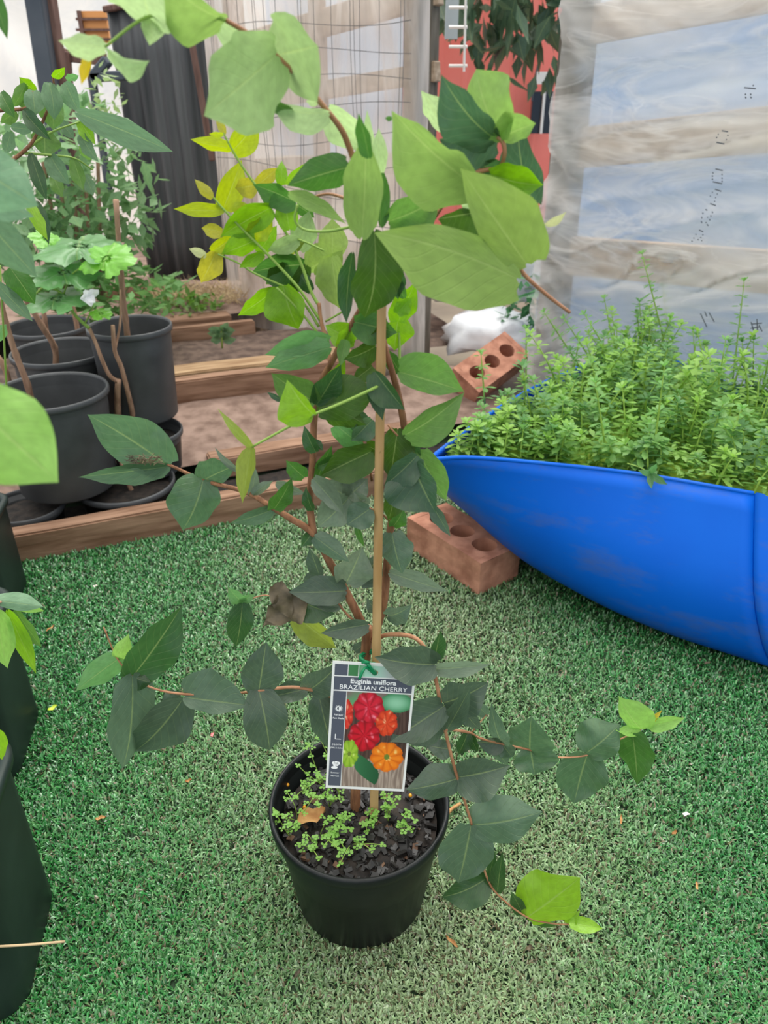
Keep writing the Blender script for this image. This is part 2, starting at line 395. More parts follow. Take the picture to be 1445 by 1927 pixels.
# door post
pt, pb = sz(1062, 0), sz(1035, 560)
beam_wall('door_post', (pb[0], 0.0), (pt[0] + 0.01, 1.9), 0.075, 0.06, M['post'], 'grey weathered post at the edge of the clear film', 'post')
beam_wall('door_post', (S_DOOR - 0.05, 0.0), (S_DOOR - 0.05, 1.9), 0.045, 0.045, M['post'], 'slim timber post on the mesh side of the doorway', 'post')
beam_wall('timber_stud', (-0.50, 0.0), (-0.50, 1.9), 0.05, 0.04, M['batten'], 'pale stud behind the film, nearest the doorway', 'post')
beam_wall('timber_stud', (-0.86, 0.0), (-0.86, 1.9), 0.04, 0.04, M['batten'], 'brown stud behind the film, middle of the mesh', 'post')
beam_wall('timber_stud', (-1.22, 0.0), (-1.22, 1.9), 0.06, 0.04, M['batten'], 'brown stud behind the film next to the black sheet', 'post')
for k, (z0, z1, w) in enumerate([(1.02, 1.12, 0.07), (0.86, 0.93, 0.05), (0.66, 0.70, 0.06), (0.40, 0.42, 0.09)]):
    beam_wall('batten', (-1.26, z0 - 0.02), (-0.42, z1), w, 0.03, M['batten'],
              ['slanting rail behind the mesh film, topmost', 'slanting rail behind the mesh film, second from the top', 'slanting rail behind the mesh film, third from the top', 'low wide board behind the mesh film'][k])
# blue sheet outside the right wall
bl = meshobj('fence_panel', *box(WS(1.06, 0.85, -0.7), WD * 1.42, Vector((0, 0, 0.85)), WN * 0.01),
             mat('pale_blue_steel', (132, 180, 240), 0.5, (206, 226, 248), 2.5, contrast=(0.3, 0.7)))  # whitish mottle paints cloud reflections into the sheet's own blue
tag(bl, 'pale blue sheet fence seen through the clear film', 'fence')

# print on the film: rows of dots and bars running up the film
pr = empty('film_print', WS(0.6, 0.6)); tag(pr, 'dark dotted lettering printed on the clear film', 'lettering')
def film_quad(x, y, dx, dy, w):
    a = PW(x, y, 0.075); b = PW(x + dx, y + dy, 0.075); d = (b - a); n = WN.cross(d).normalized() * (w / 2)
    return [a - n, b - n, b + n, a + n], [(0, 1, 2, 3)]
glyphs = [ # bars (x,y,dx,dy) of each printed letter
    [(1346, 318, 14, 3), (1341, 342, 18, 4), (1341, 324, 1, 3), (1340, 330, 1, 3), (1340, 336, 1, 3), (1358, 327, 1, 3), (1358, 334, 1, 3), (1358, 340, 1, 3)],
    [(1345, 356, 12, 4), (1336, 383, 11, 4), (1340, 361, 1, 2), (1336, 368, 1, 2), (1349, 364, 1, 2), (1346, 371, 1, 2), (1344, 378, 1, 2)],
    [(1327, 394, 4, 2), (1322, 400, 1, 3), (1320, 408, 1, 3), (1319, 416, 2, 4), (1340, 398, 1, 3), (1337, 405, 1, 3), (1335, 412, 1, 3), (1330, 422, 3, 3), (1331, 408, 1, 2), (1328, 418, 1, 2)],
    [(1315, 433, 8, 3), (1309, 440, 1, 2), (1305, 447, 1, 2), (1301, 453, 2, 2), (1322, 441, 1, 2), (1318, 446, 1, 2), (1320, 452, 1, 2), (1313, 450, 1, 2)],
    [(1348, 268, 15, 3), (1348, 258, 1, 2), (1351, 252, 1, 2), (1366, 262, 1, 2), (1369, 254, 1, 2), (1358, 246, 12, 2)],
    [(1274, 472, 2, 3), (1277, 478, 2, 3), (1283, 474, 2, 3), (1286, 470, 2, 3), (1290, 476, 2, 3), (1296, 466, 2, 3), (1271, 484, 3, 2)],
    [(1262, 492, 4, 2), (1266, 500, 2, 3), (1272, 498, 2, 3), (1261, 506, 2, 3), (1268, 508, 2, 3), (1262, 518, 3, 3), (1267, 514, 2, 2)],
    [(1413, 606, 6, 20), (1424, 600, 1, 22), (1414, 610, 20, -2), (1412, 618, 18, -3), (1428, 612, 6, 12)],
    [(1318, 590, 12, 26), (1334, 588, 10, 18), (1326, 586, 4, 10)],
    [(1400, 165, 22, 2), (1402, 176, 1, 3), (1402, 182, 2, 3), (1412, 176, 1, 3), (1412, 182, 2, 3), (1416, 160, 2, 2)],
]
for g in glyphs:
    meshobj('printed_character', *join(*[film_quad(*b, 0.0026) for b in g]), M['dark'], pr)

# ---- wire mesh hung over the back film
def wire_mesh():
    parts = []
    for k in range(13):
        s = -1.22 + k * 0.062; w = 0.01 * math.sin(k * 2.3)
        parts.append(tube([WS(s + w + 0.006 * math.sin(z * 9 + k), z, 0.06 + 0.02 * math.sin(z * 3 + k)) for z in np.linspace(0.42, 1.6, 14)], 0.0011, 4))
        if k % 3 == 0: parts.append(tube([WS(s + w + 0.02 + 0.004 * math.sin(z * 9 + k), z, 0.07 + 0.02 * math.sin(z * 3 + k)) for z in np.linspace(0.42, 1.6, 14)], 0.0010, 4))
    for k in range(16):
        z = 0.45 + k * 0.075
        parts.append(tube([WS(s, z + 0.02 * math.sin(s * 6 + k) + 0.03 * (s + 0.9), 0.062 + 0.02 * math.sin(z * 3 + s * 9)) for s in np.linspace(-1.25, -0.45, 14)], 0.0012, 4))
    o = meshobj('wire_mesh', *join(*parts), M['steel']); tag(o, 'sagging grey wire mesh hung in front of the dusty film', 'wire mesh')
wire_mesh()

# ---- left background: milky film, post, rails, black corrugated sheet
def wr_l(s, z): return 0.03 * nzv(s * 2, z * 3, 5.5) + 0.02 * nzv(s * 7 + z * 4, z * 2, 8.1)
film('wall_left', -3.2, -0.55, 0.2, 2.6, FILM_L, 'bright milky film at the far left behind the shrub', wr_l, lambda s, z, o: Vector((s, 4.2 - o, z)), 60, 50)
def timber(name, a, b, w, d, m, label, cat, group=None):
    a, b = Vector(a), Vector(b); ax = (b - a); L = ax.length / 2; ax.normalize()
    side = ax.cross(Vector((0, 1, 0))).normalized(); fw = side.cross(ax)
    o = meshobj(name, *box((a + b) / 2, ax * L, side * w / 2, fw * d / 2), m); bevel_obj(o, 0.004, 1); return tag(o, label, cat, group)
M['brownpost'] = mat('dark_brown_timber', (96, 70, 62), 0.8, (128, 98, 88), 8, 0.4, stretch=(8, 8, 1))
M['bluegrey'] = mat('blue_grey_paint', (66, 74, 84), 0.6, (86, 92, 100), 5)
timber('timber_post', PY(62, -40, 3.1), PY(132, 420, 3.1), 0.06, 0.06, M['bluegrey'], 'blue-grey painted post standing at the far upper left', 'post')
timber('timber_post', PY(82, -40, 3.15), PY(150, 420, 3.15), 0.055, 0.06, M['brownpost'], 'brown timber post next to the blue-grey post', 'post')
def part_of(root, o, name):
    o.name = name; o.parent = root; o.matrix_parent_inverse = Matrix.Translation(-Vector(root.location))
    for k in ('label', 'category', 'group'):
        if k in o: del o[k]
rl_ = empty('timber_rail', PY(120, 110, 3.4)); tag(rl_, 'brown horizontal rail with a short upright beside the brown post', 'rail')
part_of(rl_, timber('rail', PY(88, 100, 3.4), PY(200, 112, 3.4), 0.045, 0.04, M['brownpost'], '', ''), 'rail')
part_of(rl_, timber('upright', PY(118, 95, 3.38), PY(158, 560, 3.38), 0.05, 0.04, M['brownpost'], '', ''), 'upright')
fr_ = empty('metal_frame', PY(196, 400, 3.0)); tag(fr_, 'thin dark metal frame leaning left of the black sheet', 'frame')
part_of(fr_, timber('leg', PY(174, 148, 3.0), PY(226, 500, 3.0), 0.022, 0.03, M['bluegrey'], '', ''), 'leg')
part_of(fr_, timber('brace', PY(174, 148, 3.0), PY(204, 112, 3.0), 0.03, 0.05, M['bluegrey'], '', ''), 'brace')
part_of(fr_, timber('crosspiece', PY(172, 146, 3.0), PY(236, 142, 3.0), 0.03, 0.05, M['bluegrey'], '', ''), 'crosspiece')
# orange shelter outside
ob = empty('orange_rack', PY(178, 70, 3.9)); tag(ob, 'small orange panel with dark bars seen against the bright film', 'rack')
meshobj('panel', *box(PY(178, 52, 3.9), (0.06, 0, 0), (0, 0.01, 0), (0, 0, 0.06)), mat('orange_panel', (236, 164, 96), 0.6), ob)
for dy in (-18, 2, 20): meshobj('bar', *box(PY(176, 54 + dy, 3.88), (0.075, 0, 0), (0, 0.006, 0), (0, 0, 0.005)), M['brownpost'], ob)
u0 = PY(148, 20, 3.88); meshobj('upright', *box((u0.x, u0.y, (u0.z + 0.2) / 2), (0.008, 0, 0), (0, 0.008, 0), (0, 0, (u0.z - 0.2) / 2)), M['brownpost'], ob)

def corrugated(name, tl, tr, bl_, br_, waves, amp, m, label, cat):
    V, Fc = [], []; nu, nv = waves * 8, 6
    for j in range(nv + 1):
        for i in range(nu + 1):
            a, b = i / nu, j / nv
            p = (tl * (1 - a) + tr * a) * (1 - b) + (bl_ * (1 - a) + br_ * a) * b
            V.append(p + Vector((0, -1, 0)) * amp * math.sin(a * waves * 2 * math.pi))
    for j in range(nv):
        for i in range(nu):
            a = j * (nu + 1) + i; Fc.append((a, a + 1, a + nu + 2, a + nu + 1))
    o = meshobj(name, V, Fc, m, None, True)
    md = o.modifiers.new('thickness', 'SOLIDIFY'); md.thickness = 0.002
    return tag(o, label, cat)
M['sheet'] = mat('black_sheet', (54, 56, 58), 0.5, (98, 99, 100), 3, 0.1, stretch=(6, 1, 0.4))
corrugated('corrugated_sheet', PY(200, 12, 3.25), PY(402, -10, 3.05), PY(282, 525, 3.25), PY(450, 528, 3.05), 9, 0.006, M['sheet'], 'tall black corrugated sheet propped upright left of the wire mesh', 'sheet')
timber('sheet_edge', PY(197, 18, 3.24), PY(345, -10, 3.1), 0.02, 0.03, M['brownpost'], 'thin brown capping strip on top of the black sheet', 'strip')
timber('wooden_batten', PY(352, 30, 2.98), PY(400, 303, 2.98), 0.02, 0.02, M['brownpost'], 'loose brown stick hanging against the black sheet', 'stick')

# ---- beyond the doorway: red shed, hanging foliage, debris
shed = empty('shed', PY(940, 330, 4.6)); tag(shed, 'coral red corrugated shed wall seen through the doorway', 'shed')
def shed_wall():
    V, Fc = [], []; n = 150
    for j, z in enumerate((0.0, 1.0, 2.2)):
        for i in range(n + 1):
            x = 0.1 + i * 2.0 / n; w = 0.008 if (i % 10) in (4, 5) else 0.0
            V.append((x, 4.6 - w + 0.15 * (x - 0.1), z))
    for j in range(2):
        for i in range(n): a = j * (n + 1) + i; Fc.append((a, a + 1, a + n + 2, a + n + 1))
    return V, Fc
meshobj('wall_sheet', *shed_wall(), mat('coral_paint', (236, 122, 110), 0.55, (242, 136, 124), 3), shed)
meshobj('window', *box(PY(1018, 212, 4.6), (0.055, 0, 0), (0, 0.02, 0), (0, 0, 0.10)), mat('dark_glass', (28, 32, 36), 0.15), shed)
meshobj('window_bar', *box(PY(1021, 212, 4.56), (0.006, 0, 0), (0, 0.01, 0), (0, 0, 0.10)), M['white'], shed)
meshobj('lamp_box', *box(PY(1020, 147, 4.6), (0.035, 0, 0), (0, 0.03, 0), (0, 0, 0.028)), M['white'], shed)
meshobj('cable', *tube([PY(1016, 108, 4.58), PY(1006, 150, 4.58), PY(1001, 190, 4.58)], 0.006, 5), M['bluegrey'], shed)

M['deepleaf'] = leaf_material('background_leaf', 0.25)
def leaf_cloud(n, center, ext, size, colr, name, parent, seed, mat_=None, droop=0.4, shape=None):
    """one mesh of many small leaves (uncounted foliage)"""
    r = np.random.default_rng(seed); V, Fc, uv = [], [], []
    for _ in range(n):
        while True:
            q = r.uniform(-1, 1, 3)
            if q.dot(q) < 1: break
        p = Vector(center) + Vector((q[0] * ext[0], q[1] * ext[1], q[2] * ext[2]))
        az = r.uniform(0, 6.28); el = r.normal(-droop, 0.5); L = size * r.uniform(0.6, 1.3)
        d = Vector((math.cos(az) * math.cos(el), math.sin(az) * math.cos(el), math.sin(el)))
        s = d.cross(Vector((r.normal(0, 0.5), r.normal(0, 0.5), 1))).normalized() * L * r.uniform(0.2, 0.3); nrm = s.cross(d).normalized()
        b = len(V)
        V += [p, p + d * L * 0.4 + s, p + d * L * 0.4 - s, p + d * L * 0.45 - nrm * L * 0.05, p + d * L]
        Fc += [(b, b + 1, b + 3), (b, b + 3, b + 2), (b + 1, b + 4, b + 3), (b + 2, b + 3, b + 4)]
        uv += [(0.5, 0), (1, 0.4), (0, 0.4), (0.5, 0.45), (0.5, 1)]
    o = meshobj(name, V, Fc, mat_ or M['deepleaf'], parent, True, uv); o.color = (*lin(colr), 0.4); o['kind'] = 'stuff'; return o
tr_ = empty('garden_tree', PY(1000, 0, 4.0)); tag(tr_, 'dark leafy tree hanging over the red shed wall', 'tree')
leaf_cloud(330, PY(975, -75, 4.0), (0.42, 0.3, 0.34), 0.14, (84, 112, 86), 'foliage', tr_, 3, droop=1.0)
leaf_cloud(46, PY(985, 70, 4.0), (0.24, 0.2, 0.22), 0.12, (74, 102, 76), 'foliage', tr_, 4, droop=1.1)
meshobj('branch', *tube(spline([PY(1010, -60, 4.1), PY(960, 60, 4.0), PY(930, 110, 3.95), PY(915, 140, 3.95)]), 0.008, 5), M['post'], tr_)
# white wire rack by the door
rk = empty('wire_rack', PY(868, 130, 3.0)); tag(rk, 'white wire rack edge just inside the doorway', 'rack')
meshobj('upright', *tube([PY(877, -30, 3.0), PY(873, 135, 3.0)], 0.004, 6), M['white'], rk)
for y in (-22, 14, 51, 88, 124): meshobj('rung', *tube([PY(845, y, 3.02), PY(879, y, 3.0)], 0.005, 6), M['white'], rk)
meshobj('back_plate', *box(PY(850, 35, 3.1), (0.022, 0, 0), (0, 0.01, 0), (0, 0, 0.06)), mat('pale_grey', (170, 182, 186), 0.5), rk)

# crumpled plastic bags and bricks outside the doorway
def crumple(name, c, r3, m, label, cat, seed, sub=3):
    bm = bmesh.new(); bmesh.ops.create_icosphere(bm, subdivisions=sub, radius=1.0)
    for v in bm.verts:
        k = 1 + 0.25 * mnoise.noise(v.co * 2.2 + Vector((seed, 0, 0))) + 0.3 * mnoise.noise(v.co * 5 + Vector((0, seed, 0)))
        v.co = Vector((v.co.x * r3[0] * k, v.co.y * r3[1] * k, max(v.co.z, -0.6) * r3[2] * k))
    me = bpy.data.meshes.new(name); bm.to_mesh(me); bm.free(); me.shade_smooth(); me.materials.append(m)
    o = bpy.data.objects.new(name, me); C.objects.link(o); o.location = c; return tag(o, label, cat)
M['whitebag'] = mat('white_plastic', (232, 234, 236), 0.3, (206, 208, 212), 12, 0.6)
M['pinkbag'] = mat('pink_fabric', (204, 128, 128), 0.7, (220, 150, 150), 10, 0.4)
crumple('plastic_bag', PY(905, 520, 2.75), (0.22, 0.16, 0.12), M['whitebag'], 'crumpled white plastic sheet heaped outside the doorway', 'bag', 1.0)
crumple('plastic_bag', PY(925, 628, 2.5), (0.17, 0.12, 0.075), M['whitebag'], 'white plastic lying low beside the leaning brick', 'bag', 2.0)
crumple('plastic_bag', PY(1000, 505, 2.7), (0.08, 0.08, 0.09), M['whitebag'], 'white plastic bottle-like bag with a blue patch by the post', 'bag', 5.0)
crumple('cloth_bundle', PY(925, 478, 2.68), (0.10, 0.08, 0.055), M['pinkbag'], 'pink cloth bundle on the white plastic heap', 'cloth', 3.0)
crumple('bottle_lid', PY(985, 470, 2.62), (0.02, 0.02, 0.012), mat('blue_plastic', (40, 130, 210), 0.4), 'small blue cap lying on the white bag', 'cap', 4.0, 2)

def brick(loc, rot, label, name='clay_brick', L=0.23, W=0.11, Hh=0.076, holes=3, hr=0.026):
    V, Fc = [], []
    def add(ps): b = len(V); V.extend(ps); return b
    nseg = 24; cw = (L - 0.03) / holes
    def ring(cx, rx, z): return [(cx + rx * math.cos(2 * math.pi * k / nseg), rx * math.sin(2 * math.pi * k / nseg), z) for k in range(nseg)]
    def sq(cx, hx, hy, z):
        out = []
        for k in range(nseg):
            a = 2 * math.pi * k / nseg; c, s = math.cos(a), math.sin(a); m_ = max(abs(c), abs(s)); out.append((cx + c / m_ * hx, s / m_ * hy, z))
        return out
    for i in range(holes):
        cx = -L / 2 + 0.015 + cw * (i + 0.5)
        a = add(sq(cx, cw / 2, W / 2, Hh)); b = add(ring(cx, hr, Hh)); c = add(ring(cx, hr * 0.96, 0.008))
        for k in range(nseg):
            j = (k + 1) % nseg
            Fc.append((a + k, a + j, b + j, b + k)); Fc.append((b + k, b + j, c + j, c + k))
        Fc.append(tuple(c + k for k in range(nseg)))
    for s in (-1, 1):
        x0, x1 = (L / 2 - 0.015, L / 2) if s > 0 else (-L / 2, -L / 2 + 0.015)
        a = add([(x0, -W / 2, Hh), (x1, -W / 2, Hh), (x1, W / 2, Hh), (x0, W / 2, Hh)]); Fc.append((a, a + 1, a + 2, a + 3))
    nx, nz = 14, 5
    def side(f, n1):
        b = len(V)
        for j in range(nz + 1):
            for i in range(n1 + 1): V.append(f(i / n1, j / nz))
        for j in range(nz):
            for i in range(n1): a = b + j * (n1 + 1) + i; Fc.append((a, a + 1, a + n1 + 2, a + n1 + 1))
    side(lambda a, z: (-L / 2 + L * a, -W / 2, Hh * z), nx); side(lambda a, z: (L / 2 - L * a, W / 2, Hh * z), nx)
    side(lambda a, z: (L / 2, -W / 2 + W * a, Hh * z), 8); side(lambda a, z: (-L / 2, W / 2 - W * a, Hh * z), 8)
    a = add([(-L / 2, -W / 2, 0), (-L / 2, W / 2, 0), (L / 2, W / 2, 0), (L / 2, -W / 2, 0)]); Fc.append((a, a + 1, a + 2, a + 3))
    o = meshobj(name, V, Fc, M['brick'])
    bm = bmesh.new(); bm.from_mesh(o.data); bmesh.ops.remove_doubles(bm, verts=bm.verts, dist=0.0005)
    for v in bm.verts:
        v.co += Vector((mnoise.noise(v.co * 40), mnoise.noise(v.co * 40 + Vector((9, 0, 0))), mnoise.noise(v.co * 30 + Vector((0, 9, 0))))) * 0.0016
    bmesh.ops.recalc_face_normals(bm, faces=bm.faces)
    bm.to_mesh(o.data); bm.free()
    o.location = loc; o.rotation_euler = rot; return tag(o, label, 'brick')
bx, by = 0.188, 1.233; e1 = Vector((0.961, 0.276, 0)); e2 = Vector((-0.6, 0.8, 0))
e2 = Vector((-0.598, 0.801, 0)); e1 = Vector((0.801, 0.598, 0)); e1 = Vector((0.95, 0.31, 0)); e2 = Vector((-0.31, 0.95, 0))
ang = math.atan2(1.407 - by, 0.058 - bx)   # long side
lx = Vector((math.cos(ang), math.sin(ang), 0)); wx = Vector((math.sin(ang), -math.cos(ang), 0))
bc = Vector((bx, by, 0)) + lx * 0.115 + wx * 0.055
brick((bc.x, bc.y, 0.001), (0, 0, ang), 'red cored brick propping up the blue drum on the turf')
brick(PY(915, 690, 2.25) - Vector((0, 0, 0.03)), (R(32), R(-18), R(40)), 'reddish brick leaning on the white plastic outside the doorway', hr=0.024)
wd_ = leaf_cloud(70, PY(990, 590, 2.45), (0.08, 0.08, 0.13), 0.06, (70, 128, 82), 'foliage', None, 11, droop=0.2)
wd_.name = 'doorway_weed'; tag(wd_, 'bushy green weed growing at the foot of the door post', 'weed', kind='thing')

# ================================================================ BLUE DRUM
def drum():
    root = empty('blue_drum', (0.55, 1.35, 0)); tag(root, 'bright blue plastic drum cut lengthwise and planted with green weeds', 'drum')
    rz = 0.30
    Fp = [G(806, 866, rz), G(880, 862, rz), G(1000, 871, rz), G(1200, 893, rz), G(1418, 930, rz)]
    Bp = [G(1195, 652, rz), G(1245, 668, rz), G(1300, 692, rz), G(1445, 748, rz), Vector((1.02, 1.40, rz))]
    ts = [0, 0.14, 0.36, 0.70, 1.0]
    def interp(P, t):
        q = spline(P, 12); k = t * (len(q) - 1); i = min(int(k), len(q) - 2); return q[i].lerp(q[i + 1], k - i)
    Sp = [Vector((0.125, 1.47, 0.15)), Vector((0.20, 1.375, 0.105)), Vector((0.30, 1.262, 0.055)), Vector((0.465, 1.115, 0.03)), Vector((0.675, 1.005, 0.012))]
    nt, na = 36, 36
    def sect(t):
        f, b = interp(Fp, t), interp(Bp, t); return f, b, interp(Sp, t), (f + b) / 2
    def section(t):
        """front rim, bulging front wall, foot, belly, back wall, back rim"""
        f, b, sp_, mid = sect(t); out = Vector((-0.55, -0.75, -0.35)).normalized()
        m1 = f.lerp(sp_, 0.5) + out * (0.028 + 0.03 * t)
        kz = max(0.006, sp_.z - 0.035)
        k1 = sp_ + (b - f) * 0.28; k1.z = kz; k2 = sp_.lerp(b, 0.72); k2.z = kz + 0.05
        m2 = b.lerp(k2, 0.4) + Vector((0.03, 0.04, -0.02))
        q = spline([f, m1, sp_, k1, k2, m2, b], 6); return q
    V, Fc = [], []
    for i in range(nt + 1):
        V += section(i / nt)
    for i in range(nt):
        for j in range(na): a = i * (na + 1) + j; Fc.append((a, a + 1, a + na + 2, a + na + 1))
    # left end wall
    f, b, k, mid = sect(0); c0 = len(V); V.append(mid + Vector((0, 0, -0.01)))
    blue = mat('blue_drum_plastic', (0, 90, 200), 0.5, (0, 98, 208), 4, 0.02, spec=0.18)
    n, l = blue.node_tree.nodes, blue.node_tree.links; bs = n['Principled BSDF']
    # grime: brownish smears
    t = n.new('ShaderNodeTexCoord'); nz = n.new('ShaderNodeTexNoise'); mp = n.new('ShaderNodeMapping'); mp.inputs['Scale'].default_value = (3, 3, 9)
    l.new(t.outputs['Object'], mp.inputs[0]); l.new(mp.outputs[0], nz.inputs['Vector']); nz.inputs['Scale'].default_value = 1.6; nz.inputs['Detail'].default_value = 9; nz.inputs['Roughness'].default_value = 0.7
    r = n.new('ShaderNodeValToRGB'); r.color_ramp.elements[0].position = 0.50; r.color_ramp.elements[1].position = 0.74
    r.color_ramp.elements[0].color = (0, 0, 0, 1); r.color_ramp.elements[1].color = (0.5, 0.5, 0.5, 1); l.new(nz.outputs['Fac'], r.inputs[0])
    mx = n.new('ShaderNodeMix'); mx.data_type = 'RGBA'; src = bs.inputs['Base Color'].links[0].from_socket
    l.new(r.outputs[0], mx.inputs['Factor']); l.new(src, mx.inputs['A']); mx.inputs['B'].default_value = (*lin((92, 96, 92)), 1); l.new(mx.outputs['Result'], bs.inputs['Base Color'])
    shell = meshobj('shell', V[:c0], Fc, blue, root, True)
    md = shell.modifiers.new('wall', 'SOLIDIFY'); md.thickness = 0.006; md.offset = 0
    # end wall (left) as fan
    ev = V[:na + 1] + [mid]; meshobj('end_wall', ev, [(i, i + 1, na + 1) for i in range(na)], blue, root, True)
    # right end disc beyond the chime
    f, b, k, mid = sect(1.0); d = (Fp[-1] - Fp[-2]).normalized(); axis = Vector((0.66, -0.75, 0)).normalized()
    ring0 = [V[nt * (na + 1) + j] for j in range(na + 1)]
    rings = []
    for off, scl in ((0.0, 1.0), (0.006, 1.02), (0.016, 1.022), (0.022, 1.0), (0.03, 0.995), (0.10, 0.985), (0.105, 0.93)):
        rings.append([mid + (p - mid) * scl + d * off + Vector((0, 0, 0.006 if 0.002 < off < 0.02 else 0)) for p in ring0])
    CV = [p for rg in rings for p in rg]; CF = []
    for i in range(len(rings) - 1):
        for j in range(na): a = i * (na + 1) + j; CF.append((a, a + 1, a + na + 2, a + na + 1))
    CV.append(mid + d * 0.105); CF += [((len(rings) - 1) * (na + 1) + j, (len(rings) - 1) * (na + 1) + j + 1, len(CV) - 1) for j in range(na)]
    ch = meshobj('chime', CV, CF, blue, root, True); ch['label'] = 'ridged blue end of the drum'
    # rim lip
    rim = [sect(i / nt)[0] for i in range(nt + 1)]
    meshobj('front_lip', *tube([p + Vector((0, 0, 0.001)) for p in rim], 0.0042, 6), blue, root, True)
    rimb = [sect(i / nt)[1] for i in range(nt + 1)]
    lf = [V[0] if False else sect(0)[0].lerp(sect(0)[1], q) + Vector((-0.78, 0.62, 0)) * 0.045 * math.sin(math.pi * q) for q in np.linspace(0, 1, 16)]
    meshobj('back_lip', *tube(rimb, 0.0042, 6), blue, root, True)
    meshobj('side_lip', *tube(lf, 0.005, 6), blue, root, True)
    # bulging end skirt between side lip and shell
    low = [V[j] for j in range(na + 1)]
    SV = []; 
    for q in range(17):
        tq = q / 16; top = sect(0)[0].lerp(sect(0)[1], tq) + Vector((-0.78, 0.62, 0)) * 0.045 * math.sin(math.pi * tq)
        jb = int(round(tq * na)); SV += [top, top.lerp(low[jb], 0.5) + Vector((-0.78, 0.62, 0)) * 0.02 * math.sin(math.pi * tq), low[jb]]
    SF = []
    for q in range(16):
        for e in range(2): a = q * 3 + e; SF.append((a, a + 1, a + 4, a + 3))
    meshobj('end_skirt', SV, SF, blue, root, True)
    return sect
sect = drum()
# soil surface in the drum
SOILZ = 0.282
def soil_surface():
    V, Fc = [], []; nt, na = 26, 14
    for i in range(nt + 2):
        f, b, k, mid = sect(min(i / nt, 1.0))
        if i > nt: f, b = f + Vector((0.1, -0.03, 0)), b + Vector((0.1, -0.03, 0))
        for j in range(na + 1):
            q = 0.025 + 0.96 * j / na; p = f.lerp(b, q); V.append((p.x, p.y, SOILZ + 0.012 * mnoise.noise(p * 14)))
    for i in range(nt + 1):
        for j in range(na): a = i * (na + 1) + j; Fc.append((a, a + 1, a + na + 2, a + na + 1))
    o = meshobj('drum_soil', V, Fc, mat('mossy_soil', (104, 128, 44), 0.9, (164, 186, 72), 40, 0.7, detail=8, contrast=(0.3, 0.6)), None, True)
    tag(o, 'mossy yellow-green soil filling the blue drum', 'soil', kind='stuff')
soil_surface()

# weeds
WEED = leaf_material('weed_leaf', 0.4)
def weed_meshes(h, nodes, seed, leafL=0.030, lean=0.1):
    r = random.Random(seed); lx_, ly_ = r.uniform(-lean, lean) * h * 3, r.uniform(-lean, lean) * h * 2
    def ax(t): return Vector((lx_ * t * t, ly_ * t * t, h * t))
    sv, sf = tube([ax(t) for t in np.linspace(0, 1, 6)], [0.0022, 0.0021, 0.0019, 0.0017, 0.0013, 0.0008], 5)
    V, Fc, uv = [], [], []
    def lf(p, d, L, w, nrm):
        s = d.cross(nrm).normalized() * w; b = len(V)
        dr = Vector((0, 0, -1)) * L * 0.18
        V.extend([p, p + d * L * 0.35 + s * 0.7, p + d * L * 0.35 - s * 0.7, p + d * L * 0.72 + s + dr * 0.5, p + d * L * 0.72 - s + dr * 0.5, p + d * L + dr])
        Fc.extend([(b, b + 1, b + 2), (b + 1, b + 3, b + 4, b + 2), (b + 3, b + 5, b + 4)]); uv.extend([(0.5, 0), (1, 0.35), (0, 0.35), (1, 0.7), (0, 0.7), (0.5, 1)])
    for k in range(nodes):
        t = 0.12 + 0.83 * k / (nodes - 1) if nodes > 1 else 0.9
        p = ax(t); m_ = r.choice([3, 4, 4, 5]); a0 = r.uniform(0, 6.28)
        for q in range(m_):
            a = a0 + q * 6.283 / m_ + r.uniform(-0.2, 0.2); el = r.uniform(0.05, 0.5) - 0.2 * (1 - t)
            d = Vector((math.cos(a) * math.cos(el), math.sin(a) * math.cos(el), math.sin(el)))
            L = leafL * r.uniform(0.75, 1.2) * (1.0 - 0.25 * t); lf(p, d, L, L * 0.2, Vector((0, 0, 1)))
    p = ax(1.0)
    for q in range(7):  # tip rosette
        a = q * 0.9 + r.uniform(-0.2, 0.2); el = r.uniform(0.5, 1.1)
        d = Vector((math.cos(a) * math.cos(el), math.sin(a) * math.cos(el), math.sin(el))); lf(p, d, leafL * 0.6, leafL * 0.12, Vector((0, 0, 1)))
    sm = bpy.data.meshes.new('weed_stem'); sm.from_pydata([tuple(v) for v in sv], [], sf); sm.materials.append(M['weedstem']); sm.shade_smooth()
    lm = bpy.data.meshes.new('weed_leaves'); lm.from_pydata([tuple(v) for v in V], [], Fc); lm.materials.append(WEED)
    ul = lm.uv_layers.new(name='UVMap')
    for lp in lm.loops: ul.data[lp.index].uv = uv[lp.vertex_index]
    return sm, lm
M['weedstem'] = mat('weed_stem', (150, 184, 76), 0.5)
variants = [weed_meshes(h, nd, 20 + i) for i, (h, nd) in enumerate([(0.05, 4), (0.06, 4), (0.07, 5), (0.08, 5), (0.09, 5), (0.10, 6), (0.12, 6), (0.135, 7), (0.16, 8), (0.185, 8)])]
def weed(p, rot, mesh, scale, label, group, colr):
    o = bpy.data.objects.new('drum_weed', mesh[0]); C.objects.link(o); o.location = p; o.rotation_euler = rot; o.scale = (scale,) * 3
    c = bpy.data.objects.new('leaves', mesh[1]); C.objects.link(c); c.parent = o; c.color = (*lin(colr), 0.35)
    return tag(o, label, 'weed', group)
wl_label = 'short bright green whorled weed crowded in the blue drum'
r = random.Random(5); count = 0
